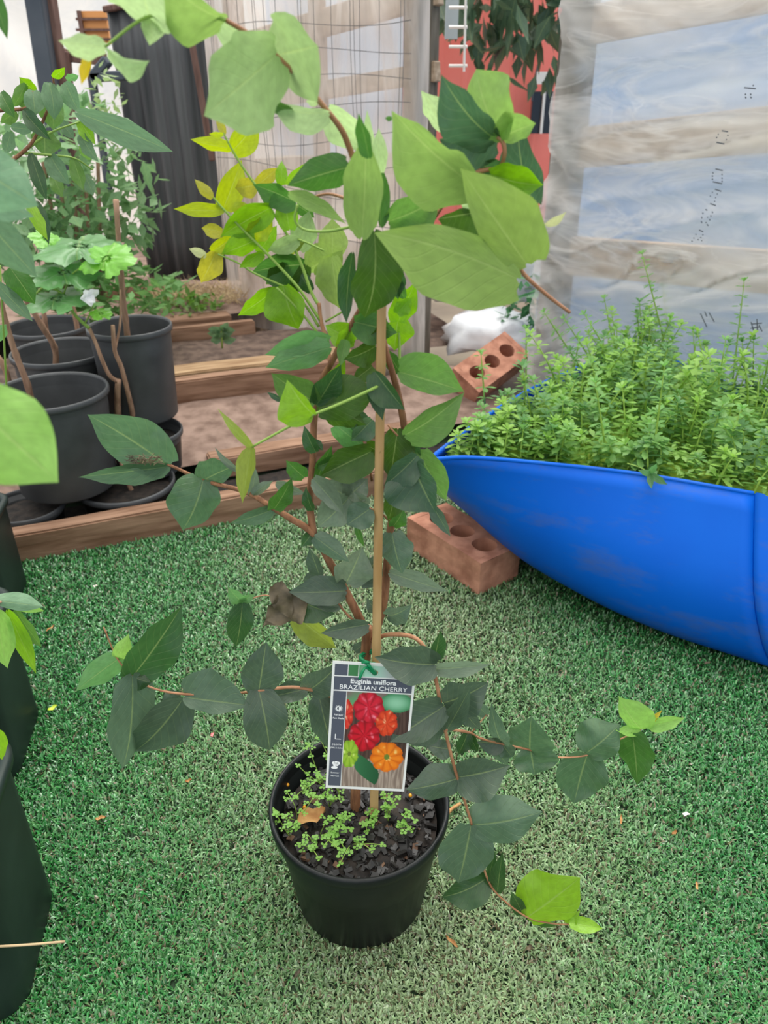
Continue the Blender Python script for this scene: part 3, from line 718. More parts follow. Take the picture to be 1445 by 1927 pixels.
while count < 270:
    t = r.random() ** 0.9; t = 0.02 + 0.98 * t; q = r.uniform(0.05, 0.97); f, b, k, mid = sect(t); p = f.lerp(b, q)
    if p.x > 1.0: continue
    vi = r.choice([0, 1, 2, 3, 4, 5, 6]) if q < 0.45 else r.choice([2, 3, 4, 5, 6, 7, 8])
    if q < 0.15: vi = r.choice([0, 0, 1, 2])
    cc = r.choice([(124, 170, 90), (112, 158, 88), (140, 184, 84), (106, 152, 94), (148, 188, 88)])
    weed((p.x, p.y, SOILZ), (r.uniform(-0.25, 0.25), r.uniform(-0.25, 0.25), r.uniform(0, 6.28)), variants[vi], r.uniform(0.8, 1.15), wl_label, 'short weeds in the blue drum', cc)
    count += 1
tall = [ # tip px, foot px, world Y, label
    (1208, 478, 1262, 690, 1.78, 'tallest leafy weed stem against the clear film'), (1243, 500, 1258, 640, 1.74, 'second tall weed stem close beside the tallest'),
    (1400, 530, 1378, 720, 1.55, 'tall weed with bare lower stem near the right edge'), (1137, 562, 1160, 680, 1.85, 'thin tall weed left of the tallest pair'),
    (1200, 600, 1212, 700, 1.70, 'upright weed in front of the tallest pair'), (1304, 622, 1312, 740, 1.6, 'upright weed midway to the right edge'),
    (1100, 592, 1178, 720, 1.8, 'weed leaning left towards the door post'), (1062, 600, 1120, 690, 1.85, 'long weed leaning left beside the door post'),
    (1024, 588, 1078, 670, 1.9, 'leftmost leaning weed with a yellowish head'), (1365, 640, 1340, 800, 1.45, 'stout pale weed stem in the right foreground of the drum'),
    (1418, 640, 1416, 760, 1.5, 'small dark-tipped weed at the right edge'), (1265, 640, 1240, 740, 1.62, 'leafy weed leaning right below the tallest pair'),
    (1090, 640, 1070, 740, 1.7, 'branching weed in the middle left of the drum'), (990, 620, 990, 740, 1.75, 'weed standing before the doorway brick'),
    (905, 665, 912, 760, 1.62, 'weed at the far left corner of the drum'), (1120, 720, 1145, 880, 1.3, 'pale stemmed weed near the front rim centre'),
    (1250, 690, 1225, 890, 1.32, 'pale upright weed near the front rim'), (1395, 770, 1345, 900, 1.2, 'thick weed leaning right near the front rim'),
]
for i, (tx, ty, fx_, fy_, Y, lab) in enumerate(tall):
    a = G(fx_, fy_, SOILZ); b = PY(tx, ty, a.y); hh = (b - a).length
    ms = weed_meshes(hh, max(4, int(hh / 0.022)), 60 + i, 0.026, 0.0)
    d = (b - a).normalized(); rot = Vector((0, 0, 1)).rotation_difference(d).to_euler()
    weed(a, rot, ms, 1.0, lab, 'tall weeds in the blue drum', (120, 172, 88))
gc = leaf_cloud(1, (0.6, 1.4, 0.3), (0.01, 0.01, 0.01), 0.01, (130, 176, 80), 'ground_cover', None, 5, WEED)
def ground_cover():
    r = random.Random(31); V, Fc, uv = [], [], []
    for _ in range(4200):
        t = 0.02 + 0.98 * r.random() ** 0.9; q = r.uniform(0.045, 0.97); f, b_, k, mid = sect(t); p = f.lerp(b_, q)
        p = Vector((p.x, p.y, SOILZ + r.uniform(0.002, 0.045 if q > 0.06 else 0.03))); az = r.uniform(0, 6.28); el = r.uniform(-0.3, 0.6)
        d = Vector((math.cos(az) * math.cos(el), math.sin(az) * math.cos(el), math.sin(el))); L = r.uniform(0.013, 0.026); s = d.cross(Vector((0, 0, 1))).normalized() * L * 0.24
        b = len(V); V += [p, p + d * L * 0.5 + s, p + d * L * 0.5 - s, p + d * L - Vector((0, 0, L * 0.15))]; Fc += [(b, b + 1, b + 2), (b + 1, b + 3, b + 2)]
        uv += [(0.5, 0), (1, 0.5), (0, 0.5), (0.5, 1)]
    me = bpy.data.meshes.new('ground_cover'); me.from_pydata([tuple(v) for v in V], [], Fc); me.materials.append(WEED)
    ul = me.uv_layers.new(name='UVMap')
    for lp in me.loops: ul.data[lp.index].uv = uv[lp.vertex_index]
    gc.data = me; gc.location = (0, 0, 0); gc.color = (*lin((132, 172, 80)), 0.35); tag(gc, 'low mat of tiny weed leaves between the drum weeds', 'weeds', kind='stuff')
ground_cover()

# ================================================================ BLACK POTS
def round_pot(c, r_rim, h, r_base, label, m=None, soil=None, seg=48, name='plant_pot', holes=False, tilt=(0, 0, 0), group=None):
    root = empty(name, c)
    root['tmp'] = 1; lw = r_rim * 0.05
    prof = [(0.0, 0.003), (r_base * 0.55, 0.003), (r_base * 0.94, 0.0), (r_base, 0.006), (r_base + (r_rim - lw - r_base) * 0.85, h * 0.86), (r_rim - lw * 0.9, h - 0.016), (r_rim - lw * 0.1, h - 0.014),
            (r_rim, h - 0.009), (r_rim, h - 0.003), (r_rim - lw * 0.35, h), (r_rim - lw * 0.9, h - 0.001), (r_rim - lw * 1.15, h - 0.006)]
    body = meshobj('body', *lathe(prof[:6] , seg), m or M['black'], root, True); body.location = (0, 0, 0); body.matrix_parent_inverse = Matrix.Identity(4)
    rim = meshobj('rim', *lathe(prof[5:], seg), m or M['black'], root, True); rim.matrix_parent_inverse = Matrix.Identity(4)
    inn = [(r_rim - lw * 1.15, h - 0.006), (r_rim - lw * 1.3, h * 0.8), (r_base * 0.98 - 0.003, 0.01), (0, 0.01)]
    iw = meshobj('inner_wall', *lathe(inn, seg), m or M['black'], root, True); iw.matrix_parent_inverse = Matrix.Identity(4)
    if soil is not None:
        rs = r_base + (r_rim - lw - r_base) * soil / h - 0.004
        V, Fc = lathe([(rs, soil), (rs * 0.8, soil + 0.004), (rs * 0.5, soil + 0.006), (rs * 0.2, soil + 0.005), (0.0005, soil + 0.005)], seg)
        V = [Vector(v) + Vector((0, 0, 0.004 * mnoise.noise(Vector(v) * 60))) for v in V]
        s = meshobj('soil', V, Fc, M['soil'], root, True); s.matrix_parent_inverse = Matrix.Identity(4); s['kind'] = 'stuff'
    root.rotation_euler = tilt; del root['tmp']
    return tag(root, label, 'pot', group)
PC = Vector((-0.0285, 0.6, 0.0008))
pot = round_pot(PC, 0.104, 0.163, 0.079, 'round black nursery pot holding the tagged cherry sapling on the turf', soil=0.128)
gp = 'black pots by the sleepers'
def pot_at(px, py, Y, r, h, rb, label, **k):
    c = PY(px, py, Y); return round_pot((c.x, c.y, c.z - h), r, h, rb, label, m=M['greypot'], group=gp, **k), c
p1, c1 = pot_at(92, 733, 1.56, 0.124, 0.23, 0.105, 'large black pot in front, standing on the lower pots', soil=0.12)
p2, c2 = pot_at(113, 658, 1.80, 0.116, 0.26, 0.094, 'black pot with a cane, between the two other raised pots', soil=0.19)
p3, c3 = pot_at(88, 611, 2.05, 0.112, 0.19, 0.095, 'hindmost black pot below the lobed leaf', soil=0.13)
p4, c4 = pot_at(243, 611, 1.75, 0.097, 0.225, 0.083, 'tall dark pot standing in a lower pot near the steps', soil=0.17)
p5, c5 = pot_at(272, 808, 1.70, 0.090, 0.105, 0.076, 'lower pot carrying the tall dark pot beside the dirt step', soil=0.075)
p6, c6 = pot_at(236, 905, 1.60, 0.114, 0.072, 0.098, 'low soil-filled pot right behind the front sleeper', soil=0.045)
p7, c7 = pot_at(48, 948, 1.49, 0.084, 0.075, 0.07, 'low pot at the left under the large front pot', soil=0.05)

def square_pot(name, corner, ax, ay, w, h, taper, label, soil, m):
    """tall rounded-square pot; corner = right front foot on the turf; ax to the left, ay to the back"""
    def ringp(half, z, cen, rad):
        out = []
        for q, (sx_, sy_) in enumerate(((1, 1), (-1, 1), (-1, -1), (1, -1))):
            for k in range(7):
                a = math.pi / 2 * (q + k / 6); out.append(cen + Vector(((sx_ * (half - rad)) + rad * math.cos(a), (sy_ * (half - rad)) + rad * math.sin(a), z)))
        return out
    cen = Vector(corner) + Vector(ax) * (w / 2) + Vector(ay) * (w / 2); ang_ = math.atan2(-Vector(ax).y, -Vector(ax).x)
    root = empty(name, (cen.x, cen.y, 0.001)); hb = w / 2; ht = hb + taper
    def loft(rows):
        V = [p for rw in rows for p in rw]; Fc = []; s = len(rows[0])
        for i in range(len(rows) - 1):
            for k in range(s): Fc.append((i * s + k, i * s + (k + 1) % s, (i + 1) * s + (k + 1) % s, (i + 1) * s + k))
        return V, Fc, s
    z0 = Vector((0, 0, 0))
    rows = [ringp(hb * 0.8, 0.0, z0, 0.02), ringp(hb - 0.004, 0.0, z0, 0.03), ringp(hb, 0.008, z0, 0.034)] + [ringp(hb + taper * t, h * t, z0, 0.034) for t in (0.2, 0.4, 0.6, 0.8, 0.94)]
    V, Fc, s = loft(rows); Fc.append(tuple(range(s)))
    b = meshobj('body', V, Fc, m, root, True); b.matrix_parent_inverse = Matrix.Identity(4)
    rows = [ringp(ht - 0.001, h * 0.94, z0, 0.034), ringp(ht + 0.006, h * 0.94 + 0.001, z0, 0.038), ringp(ht + 0.007, h - 0.003, z0, 0.038), ringp(ht + 0.004, h, z0, 0.036), ringp(ht - 0.003, h, z0, 0.032), ringp(ht - 0.008, h * 0.9, z0, 0.03), ringp(hb - 0.004, 0.03, z0, 0.03)]
    V, Fc, s = loft(rows); rm = meshobj('rim', V, Fc, m, root, True); rm.matrix_parent_inverse = Matrix.Identity(4)
    tt = soil / h; rows = [ringp(hb + taper * tt - 0.006, soil, z0, 0.03), ringp(hb * 0.5, soil + 0.006, z0, 0.02)]; V, Fc, s = loft(rows); Fc.append(tuple(range(s, 2 * s)))
    so = meshobj('soil', V, Fc, M['soil'], root); so.matrix_parent_inverse = Matrix.Identity(4); so['kind'] = 'stuff'
    root.rotation_euler = (0, 0, ang_); return tag(root, label, 'pot', 'tall square pots at the left edge')
M['darkgreenpot'] = mat('dark_green_black_plastic', (20, 30, 28), 0.45, (38, 52, 46), 8, 0.08, spec=0.35)
square_pot('square_pot', (-0.385, 0.445, 0), (-0.985, -0.17, 0), (-0.17, 0.985, 0), 0.17, 0.25, 0.0, 'tall dark square pot nearest the camera at the lower left', 0.2, M['darkgreenpot'])
square_pot('square_pot', (-0.528, 0.76, 0), (-0.985, -0.17, 0), (-0.17, 0.985, 0), 0.17, 0.235, 0.0, 'dark square pot in the middle of the left edge', 0.2, M['darkgreenpot'])
square_pot('square_pot', (-0.700, 1.13, 0), (-0.985, -0.17, 0), (-0.17, 0.985, 0), 0.17, 0.20, 0.0, 'dark square pot touching the end of the front sleeper', 0.16, M['darkgreenpot'])

# ================================================================ LEAVES
PAL = dict(
    D=((78, 98, 78), 0.85), D2=((112, 130, 106), 0.9), D3=((90, 116, 90), 0.85), T=((56, 92, 48), 0.85), T2=((66, 96, 68), 0.8), W=((86, 118, 82), 1.05),
    M=((72, 118, 48), 0.5), M2=((100, 140, 66), 0.5), G=((106, 156, 92), 0.6), U=((154, 182, 118), 0.15), U2=((176, 202, 142), 0.15), U3=((136, 168, 88), 0.25),
    B=((130, 180, 40), 0.4), B2=((142, 170, 84), 0.35), Y=((170, 186, 40), 0.4), O=((178, 174, 58), 0.4), L=((138, 184, 48), 0.5), OL=((150, 166, 70), 0.4), MB=((66, 98, 30), 0.45),
    GR=((104, 138, 100), 0.4), BG=((124, 160, 124), 0.4), CR=((186, 190, 140), 0.3), LB=((150, 198, 96), 0.3), DR=((98, 84, 58), 0.3), YE=((196, 172, 50), 0.3),
)
def blade(b, t, wa, wb, Yb, Yt, bow=0.0, cup=None, wav=0.15, pw=(0.52, 0.78), curl=None, roll=None, ns=18, nh=4, seed=None, hook=0.0):
    """leaf surface from base pixel to tip pixel; wa is the half width on the clockwise side of the axis, wb the other"""
    rr = random.Random(seed if seed is not None else int(b[0] * 7 + b[1] * 13 + t[0] * 3 + t[1]))
    if cup is None: cup = rr.uniform(0.12, 0.5) * rr.choice((1, 1, 1, -1))
    if curl is None: curl = rr.uniform(-0.06, 0.14)
    Bp_, Tp_ = PY(*b, Yb), PY(*t, Yt); ax = Tp_ - Bp_; L = ax.length; ax.normalize()
    mid = (Bp_ + Tp_) / 2; v = (mid - O); n = -(v - ax * v.dot(ax)); n.normalize()
    k = (mid - O).dot(Vector((0, CP, -SP))) / F
    sd = ax.cross(n); upv = Vector((0, 0, 1)) - ax * ax.z
    lean = math.atan2(upv.dot(sd), upv.dot(n)) if upv.length > 0.05 else 0.0   # turn the face part of the way to the sky
    rl = max(-0.5, min(0.5, 0.3 * lean + rr.uniform(-0.25, 0.25))) if roll is None else roll
    sd2 = sd * math.cos(rl) + n * math.sin(rl); n2 = -sd * math.sin(rl) + n * math.cos(rl)
    wa, wb, bo = wa * k / math.cos(rl), wb * k / math.cos(rl), bow * k
    p, q = pw; pk = p / (p + q); mexp = math.log(0.5) / math.log(pk)
    ph1, ph2 = rr.uniform(0, 6.28), rr.uniform(0, 6.28); fq = rr.uniform(1.6, 2.6)
    V, Fc, uv = [], [], []; W = 2 * nh + 1; wm = (wa + wb) / 2
    for i in range(ns + 1):
        s = 0.5 - 0.5 * math.cos(math.pi * i / ns); s2 = min(max(s, 0.0005), 0.9995)
        e_ = max(0.0, (s2 - 0.62) / 0.38); pr = math.sin(math.pi * s2 ** mexp) ** (0.30 + 0.36 * q + 0.48 * s2) * (1 - 0.25 * e_ * e_)
        c = Bp_ + ax * (L * s) + sd2 * (bo * 4 * s * (1 - s)) + n2 * (curl * L * 4 * s * (1 - s)) + n2 * (hook * L * max(0, s - 0.6) ** 2)
        for j in range(-nh, nh + 1):
            u = j / nh; w = (wa if u > 0 else wb) * pr
            back = -0.10 * L * (abs(u) ** 1.5) * (1 - s) ** 4 * (1 if w > 0.12 * L else 0.3)
            z = cup * w * abs(u) ** 1.3 + wav * wm * pr * u * u * math.sin(fq * 6.28 * s + (ph1 if u > 0 else ph2))
            edge = 1 + 0.03 * math.sin(fq * 6.28 * s * 1.3 + (ph2 if u > 0 else ph1)) * abs(u)
            V.append(c + sd2 * (w * u * edge) + n2 * z + ax * back); uv.append((0.5 + 0.5 * u, s))
    for i in range(ns):
        for j in range(W - 1): a = i * W + j; Fc.append((a, a + 1, a + W + 1, a + W))
    return V, Fc, uv
def leaf(parent, b, t, wa, wb, col, Y=0.6, Yt=None, name='leaf', jit=0.10, **k):
    V, Fc, uv = blade(b, t, wa, wb, Y, Yt if Yt is not None else Y, **k)
    o = meshobj(name, V, Fc, LEAF, parent, True, uv)
    c, g = PAL[col]; rr = random.Random(int(b[0] * 5 + t[1] * 3)); f = 1 + rr.uniform(-jit, jit)
    c = lin(c); o.color = (min(c[0] * f, 1), min(c[1] * f * rr.uniform(0.97, 1.03), 1), c[2] * f, g); return o
def stem(parent, pts, r0, r1, m, name='branch', sub=5, seg=7):
    P3 = spline([PY(x, y, Y) for x, y, Y in pts], sub); n = len(P3)
    o = meshobj(name, *tube(P3, [r0 + (r1 - r0) * i / (n - 1) for i in range(n)], seg), M[m], parent, True); return o

# ================================================================ THE CHERRY SAPLING
BASE = Vector((-0.034, 0.612, 0.128))
tree = empty('cherry_sapling', BASE); tag(tree, 'young cherry sapling with glossy leaves tied to a bamboo cane', 'plant')
def S(*a, **k): return stem(tree, *a, **k)
def Lf(*a, **k): return leaf(tree, *a, **k)
# trunk and branches (pixel x, pixel y, distance from the camera plane)
S([(668, 1548, 0.612), (670, 1460, 0.612), (678, 1330, 0.612), (688, 1230, 0.612), (692, 1180, 0.612)], 0.0062, 0.0055, 'bark', 'trunk')
S([(692, 1195, 0.612), (660, 1130, 0.612), (622, 1060, 0.61), (590, 1005, 0.605), (545, 975, 0.60), (505, 950, 0.60), (460, 925, 0.605), (385, 905, 0.61), (330, 880, 0.61), (314, 874, 0.61)], 0.0048, 0.0010, 'bark')
S([(590, 1005, 0.605), (583, 945, 0.61), (588, 870, 0.615), (592, 780, 0.62), (606, 715, 0.62), (622, 685, 0.62), (650, 630, 0.62), (676, 585, 0.61), (700, 540, 0.60)], 0.0036, 0.0022, 'bark')
S([(704, 1200, 0.618), (722, 1130, 0.622), (728, 1060, 0.625), (736, 985, 0.625), (748, 905, 0.62), (766, 850, 0.615), (760, 800, 0.61), (750, 745, 0.605), (738, 700, 0.60), (722, 640, 0.60), (716, 560, 0.60)], 0.0046, 0.0022, 'bark')
S([(716, 560, 0.60), (745, 500, 0.59), (780, 445, 0.58), (812, 395, 0.57), (828, 370, 0.565)], 0.0022, 0.0014, 'bark')
S([(795, 442, 0.585), (818, 410, 0.58), (835, 385, 0.575)], 0.0012, 0.001, 'twig')
S([(870, 330, 0.56), (915, 320, 0.56), (940, 315, 0.555), (949, 290, 0.55), (946, 268, 0.55), (936, 257, 0.55)], 0.0016, 0.0014, 'twig')
S([(940, 440, 0.53), (965, 476, 0.51), (985, 515, 0.51), (1030, 556, 0.515), (1072, 588, 0.52)], 0.0017, 0.0012, 'twig')
S([(828, 370, 0.565), (860, 350, 0.56), (905, 360, 0.55), (950, 420, 0.54)], 0.0014, 0.0013, 'bark')
S([(700, 540, 0.60), (692, 450, 0.58), (680, 350, 0.56), (655, 272, 0.55), (640, 240, 0.545), (617, 210, 0.54), (575, 160, 0.53), (520, 105, 0.52), (470, 65, 0.51), (425, 38, 0.505)], 0.0024, 0.0013, 'twig')
S([(425, 38, 0.505), (385, 26, 0.50), (335, 23, 0.50), (284, 30, 0.495), (248, 48, 0.49), (198, 88, 0.485)], 0.0011, 0.0008, 'green_stem')
S([(655, 375, 0.58), (620, 365, 0.585), (590, 370, 0.59)], 0.0012, 0.0009, 'twig')
S([(672, 424, 0.57), (620, 435, 0.575), (575, 433, 0.58), (555, 415, 0.58), (560, 385, 0.58)], 0.0011, 0.0009, 'green_stem')
# lime shoots on the upper left
S([(622, 688, 0.62), (614, 640, 0.63), (604, 605, 0.635), (600, 570, 0.64)], 0.0020, 0.0016, 'twig')
S([(604, 605, 0.635), (560, 540, 0.64), (500, 475, 0.645), (455, 430, 0.645), (420, 393, 0.645), (398, 368, 0.645)], 0.0014, 0.0008, 'green_stem')
S([(600, 575, 0.64), (585, 548, 0.645), (568, 500, 0.65), (545, 450, 0.65), (515, 402, 0.65), (483, 352, 0.65), (455, 312, 0.65), (436, 280, 0.65), (420, 250, 0.65)], 0.0015, 0.0007, 'green_stem')
S([(608, 640, 0.632), (570, 592, 0.635), (540, 560, 0.635), (520, 541, 0.635)], 0.0012, 0.0009, 'green_stem')
S([(600, 615, 0.635), (575, 575, 0.64), (545, 545, 0.645), (480, 515, 0.65), (450, 496, 0.65), (410, 478, 0.65)], 0.0012, 0.0007, 'green_stem')
S([(612, 605, 0.64), (635, 592, 0.64), (650, 583, 0.64)], 0.0009, 0.0008, 'green_stem')
S([(560, 450, 0.65), (585, 460, 0.65), (610, 472, 0.65)], 0.0009, 0.0008, 'green_stem')
S([(752, 690, 0.62), (751, 640, 0.63), (748, 598, 0.635)], 0.0013, 0.0011, 'green_stem')
S([(722, 720, 0.585), (705, 730, 0.57), (640, 760, 0.56), (590, 780, 0.555), (540, 805, 0.555), (474, 841, 0.555)], 0.0014, 0.0010, 'green_stem')
S([(700, 1205, 0.61), (735, 1194, 0.60), (785, 1203, 0.585), (812, 1250, 0.575), (828, 1320, 0.57), (840, 1385, 0.565), (858, 1455, 0.56), (878, 1520, 0.555), (890, 1560, 0.55), (912, 1640, 0.54), (935, 1682, 0.535), (990, 1725, 0.53), (1040, 1738, 0.525), (1085, 1740, 0.52)], 0.0024, 0.0008, 'twig')
S([(838, 1372, 0.565), (880, 1378, 0.58), (905, 1390, 0.59), (945, 1400, 0.60), (1000, 1412, 0.605), (1045, 1425, 0.61), (1110, 1420, 0.615), (1165, 1392, 0.62), (1200, 1376, 0.625), (1228, 1358, 0.63)], 0.0016, 0.0007, 'twig')
S([(888, 1378, 0.585), (915, 1345, 0.595)], 0.0008, 0.0006, 'twig')
S([(680, 1330, 0.612), (640, 1318, 0.60), (600, 1302, 0.59), (550, 1293, 0.585), (485, 1300, 0.58), (430, 1306, 0.58), (345, 1306, 0.58), (285, 1294, 0.585), (248, 1270, 0.59), (220, 1238, 0.595), (195, 1180, 0.60)], 0.0022, 0.0007, 'twig')
S([(560, 1165, 0.60), (528, 1135, 0.60), (500, 1120, 0.605), (458, 1132, 0.605)], 0.0009, 0.0006, 'twig')
S([(690, 1185, 0.61), (662, 1165, 0.60), (640, 1140, 0.60), (632, 1120, 0.60)], 0.0014, 0.0009, 'bark')
S([(738, 985, 0.622), (715, 965, 0.61), (690, 955, 0.605)], 0.0012, 0.0009, 'twig')
S([(700, 905, 0.63), (690, 855, 0.635), (672, 800, 0.64), (660, 770, 0.64)], 0.0013, 0.0010, 'bark')
S([(748, 820, 0.60), (730, 800, 0.60)], 0.0010, 0.0009, 'twig')

# ---- top twig
Lf((284, 38), (262, -75), 58, 58, 'U2', 0.50, 0.47, pw=(0.4, 0.6))
Lf((283, 30), (281, 86), 20, 20, 'U2', 0.50)
Lf((198, 88), (110, 76), 16, 30, 'U2', 0.485, 0.47, curl=0.05)
Lf((200, 90), (282, 114), 38, 6, 'U2', 0.485, 0.47, bow=10)
Lf((166, 108), (153, 160), 10, 9, 'YE', 0.49)
Lf((424, 33), (300, -48), 14, 66, 'U3', 0.51, 0.46, pw=(0.45, 0.6))
Lf((416, 42), (508, 84), 36, 12, 'U2', 0.53, 0.55)
Lf((519, 104), (384, 218), 74, 84, 'U', 0.515, 0.47, pw=(0.45, 0.5), cup=0.1)
Lf((519, 104), (598, 86), 92, 68, 'U', 0.53, 0.50, pw=(0.5, 0.42), cup=0.1)
Lf((618, 211), (500, 186), 10, 36, 'U2', 0.535, 0.52, bow=-8, curl=0.06)
Lf((505, 186), (560, 212), 12, 10, 'M2', 0.52, 0.53)
Lf((616, 208), (696, 280), 28, 34, 'U2', 0.56, 0.57)
Lf((598, 190), (575, 190), 5, 8, 'U2', 0.55)
# ---- top centre cluster
Lf((681, 446), (688, 256), 36, 40, 'U3', 0.545, 0.52, pw=(0.4, 0.42), cup=0.25, roll=0.2)
Lf((694, 296), (674, 212), 14, 14, 'M', 0.515, 0.505, cup=0.5)
Lf((712, 325), (713, 240), 17, 15, 'U2', 0.56); Lf((700, 275), (691, 206), 10, 6, 'U2', 0.565)
Lf((655, 315), (540, 350), 30, 34, 'M', 0.56, 0.575, pw=(0.45, 0.6))
Lf((716, 425), (712, 295), 20, 6, 'M', 0.57, 0.57)
Lf((545, 366), (652, 422), 14, 16, 'U3', 0.575, 0.56, bow=-8)
Lf((690, 300), (725, 318), 20, 14, 'U2', 0.57)
# ---- top right cluster
Lf((896, 350), (737, 208), 38, 74, 'U3', 0.545, 0.50, pw=(0.42, 0.5), wav=0.22, curl=0.05)
Lf((737, 222), (724, 222), 4, 5, 'M', 0.50)
Lf((990, 496), (866, 316), 76, 40, 'B2', 0.505, 0.48, pw=(0.38, 0.55), cup=0.08, roll=0.1)
Lf((972, 524), (704, 438), 40, 98, 'B2', 0.50, 0.47, pw=(0.42, 0.55), bow=14, cup=0.1, roll=-0.1)
Lf((934, 262), (830, 140), 30, 52, 'T2', 0.555, 0.535, pw=(0.5, 0.5), wav=0.2)
Lf((934, 262), (826, 262), 14, 52, 'T2', 0.56, 0.55, pw=(0.5, 0.6))
Lf((940, 264), (896, 130), 62, 30, 'U3', 0.55, 0.56, pw=(0.5, 0.42), wav=0.2)
Lf((938, 260), (1008, 232), 16, 46, 'U3', 0.55, 0.54, pw=(0.5, 0.45))
Lf((760, 560), (742, 490), 12, 12, 'M', 0.59)
Lf((1002, 380), (974, 220), 38, 38, 'T2', 0.57, 0.56, cup=0.3)
Lf((924, 328), (1022, 348), 24, 40, 'B', 0.555, 0.545, pw=(0.5, 0.5))
Lf((842, 246), (792, 170), 22, 24, 'U2', 0.585, 0.58)
Lf((1028, 424), (1066, 398), 8, 8, 'CR', 0.53, 0.51)
Lf((732, 416), (830, 370), 40, 36, 'M2', 0.575, 0.57, pw=(0.5, 0.55))
Lf((742, 420), (812, 400), 30, 12, 'B', 0.58, 0.575)
Lf((908, 398), (824, 412), 10, 56, 'MB', 0.56, 0.565, pw=(0.5, 0.5))
Lf((870, 388), (905, 372), 16, 12, 'U2', 0.565)
Lf((940, 320), (900, 308), 20, 20, 'T', 0.565)
# ---- centre dark cluster
Lf((704, 436), (686, 598), 44, 48, 'MB', 0.56, 0.57, pw=(0.5, 0.5), cup=0.2)
Lf((663, 478), (652, 608), 18, 16, 'T', 0.575, 0.58, pw=(0.5, 0.5))
Lf((732, 486), (749, 564), 22, 24, 'T', 0.58, 0.59)
Lf((750, 604), (782, 530), 18, 34, 'B', 0.625, 0.62); Lf((749, 600), (742, 660), 26, 26, 'B', 0.63)
Lf((748, 590), (775, 560), 14, 18, 'L', 0.615)
Lf((668, 606), (748, 626), 34, 24, 'M', 0.60, 0.595)
Lf((706, 652), (646, 676), 18, 24, 'MB', 0.605, 0.60)
Lf((668, 640), (612, 612), 24, 24, 'B', 0.625, 0.63)
Lf((640, 648), (672, 598), 14, 18, 'L', 0.62)
Lf((700, 560), (672, 640), 18, 18, 'M', 0.61)
# ---- lime shoots
for a in [((436, 285), (487, 221), 26, 22, 'Y'), ((424, 252), (409, 217), 8, 7, 'O'), ((436, 278), (358, 262), 13, 12, 'Y'), ((420, 252), (393, 252), 5, 5, 'Y'),
          ((420, 393), (455, 300), 24, 26, 'Y'), ((400, 371), (366, 337), 9, 11, 'O'), ((421, 396), (326, 393), 15, 12, 'Y'), ((481, 348), (442, 354), 18, 20, 'O'),
          ((484, 349), (524, 315), 14, 14, 'O'), ((528, 348), (530, 302), 11, 12, 'B'), ((536, 345), (576, 306), 8, 8, 'L'), ((556, 380), (475, 347), 20, 24, 'M'),
          ((508, 392), (414, 446), 30, 24, 'B'), ((418, 436), (379, 429), 13, 14, 'O'), ((399, 474), (444, 440), 14, 15, 'Y'), ((480, 452), (416, 478), 22, 18, 'B'),
          ((388, 481), (355, 468), 9, 8, 'CR'), ((406, 475), (378, 532), 24, 20, 'O'), ((488, 474), (521, 424), 16, 17, 'B'), ((466, 442), (514, 403), 20, 20, 'Y'),
          ((494, 475), (450, 504), 12, 12, 'B'), ((572, 498), (473, 512), 30, 34, 'M'), ((545, 500), (500, 535), 20, 22, 'MB'), ((522, 542), (447, 594), 18, 20, 'B'),
          ((533, 538), (562, 620), 40, 34, 'B'), ((625, 482), (625, 410), 28, 28, 'B2'), ((622, 483), (570, 512), 28, 26, 'B2'), ((624, 484), (642, 584), 30, 30, 'B2'),
          ((560, 468), (582, 396), 24, 24, 'U'), ((562, 450), (504, 470), 16, 16, 'U'), ((558, 386), (592, 410), 12, 14, 'M'), ((545, 432), (534, 364), 22, 20, 'B'),
          ((575, 500), (545, 560), 14, 18, 'MB'), ((585, 548), (560, 505), 12, 14, 'T'), ((510, 385), (540, 360), 14, 14, 'B'), ((600, 520), (645, 470), 22, 22, 'B2'),
          ((440, 400), (470, 385), 10, 12, 'Y'), ((520, 470), (575, 455), 20, 18, 'OL')]:
    yy = 0.65 + random.Random(a[0][0] + a[1][1]).uniform(-0.012, 0.02)
    Lf(*a[:2], a[2], a[3], a[4], yy, yy + 0.004)
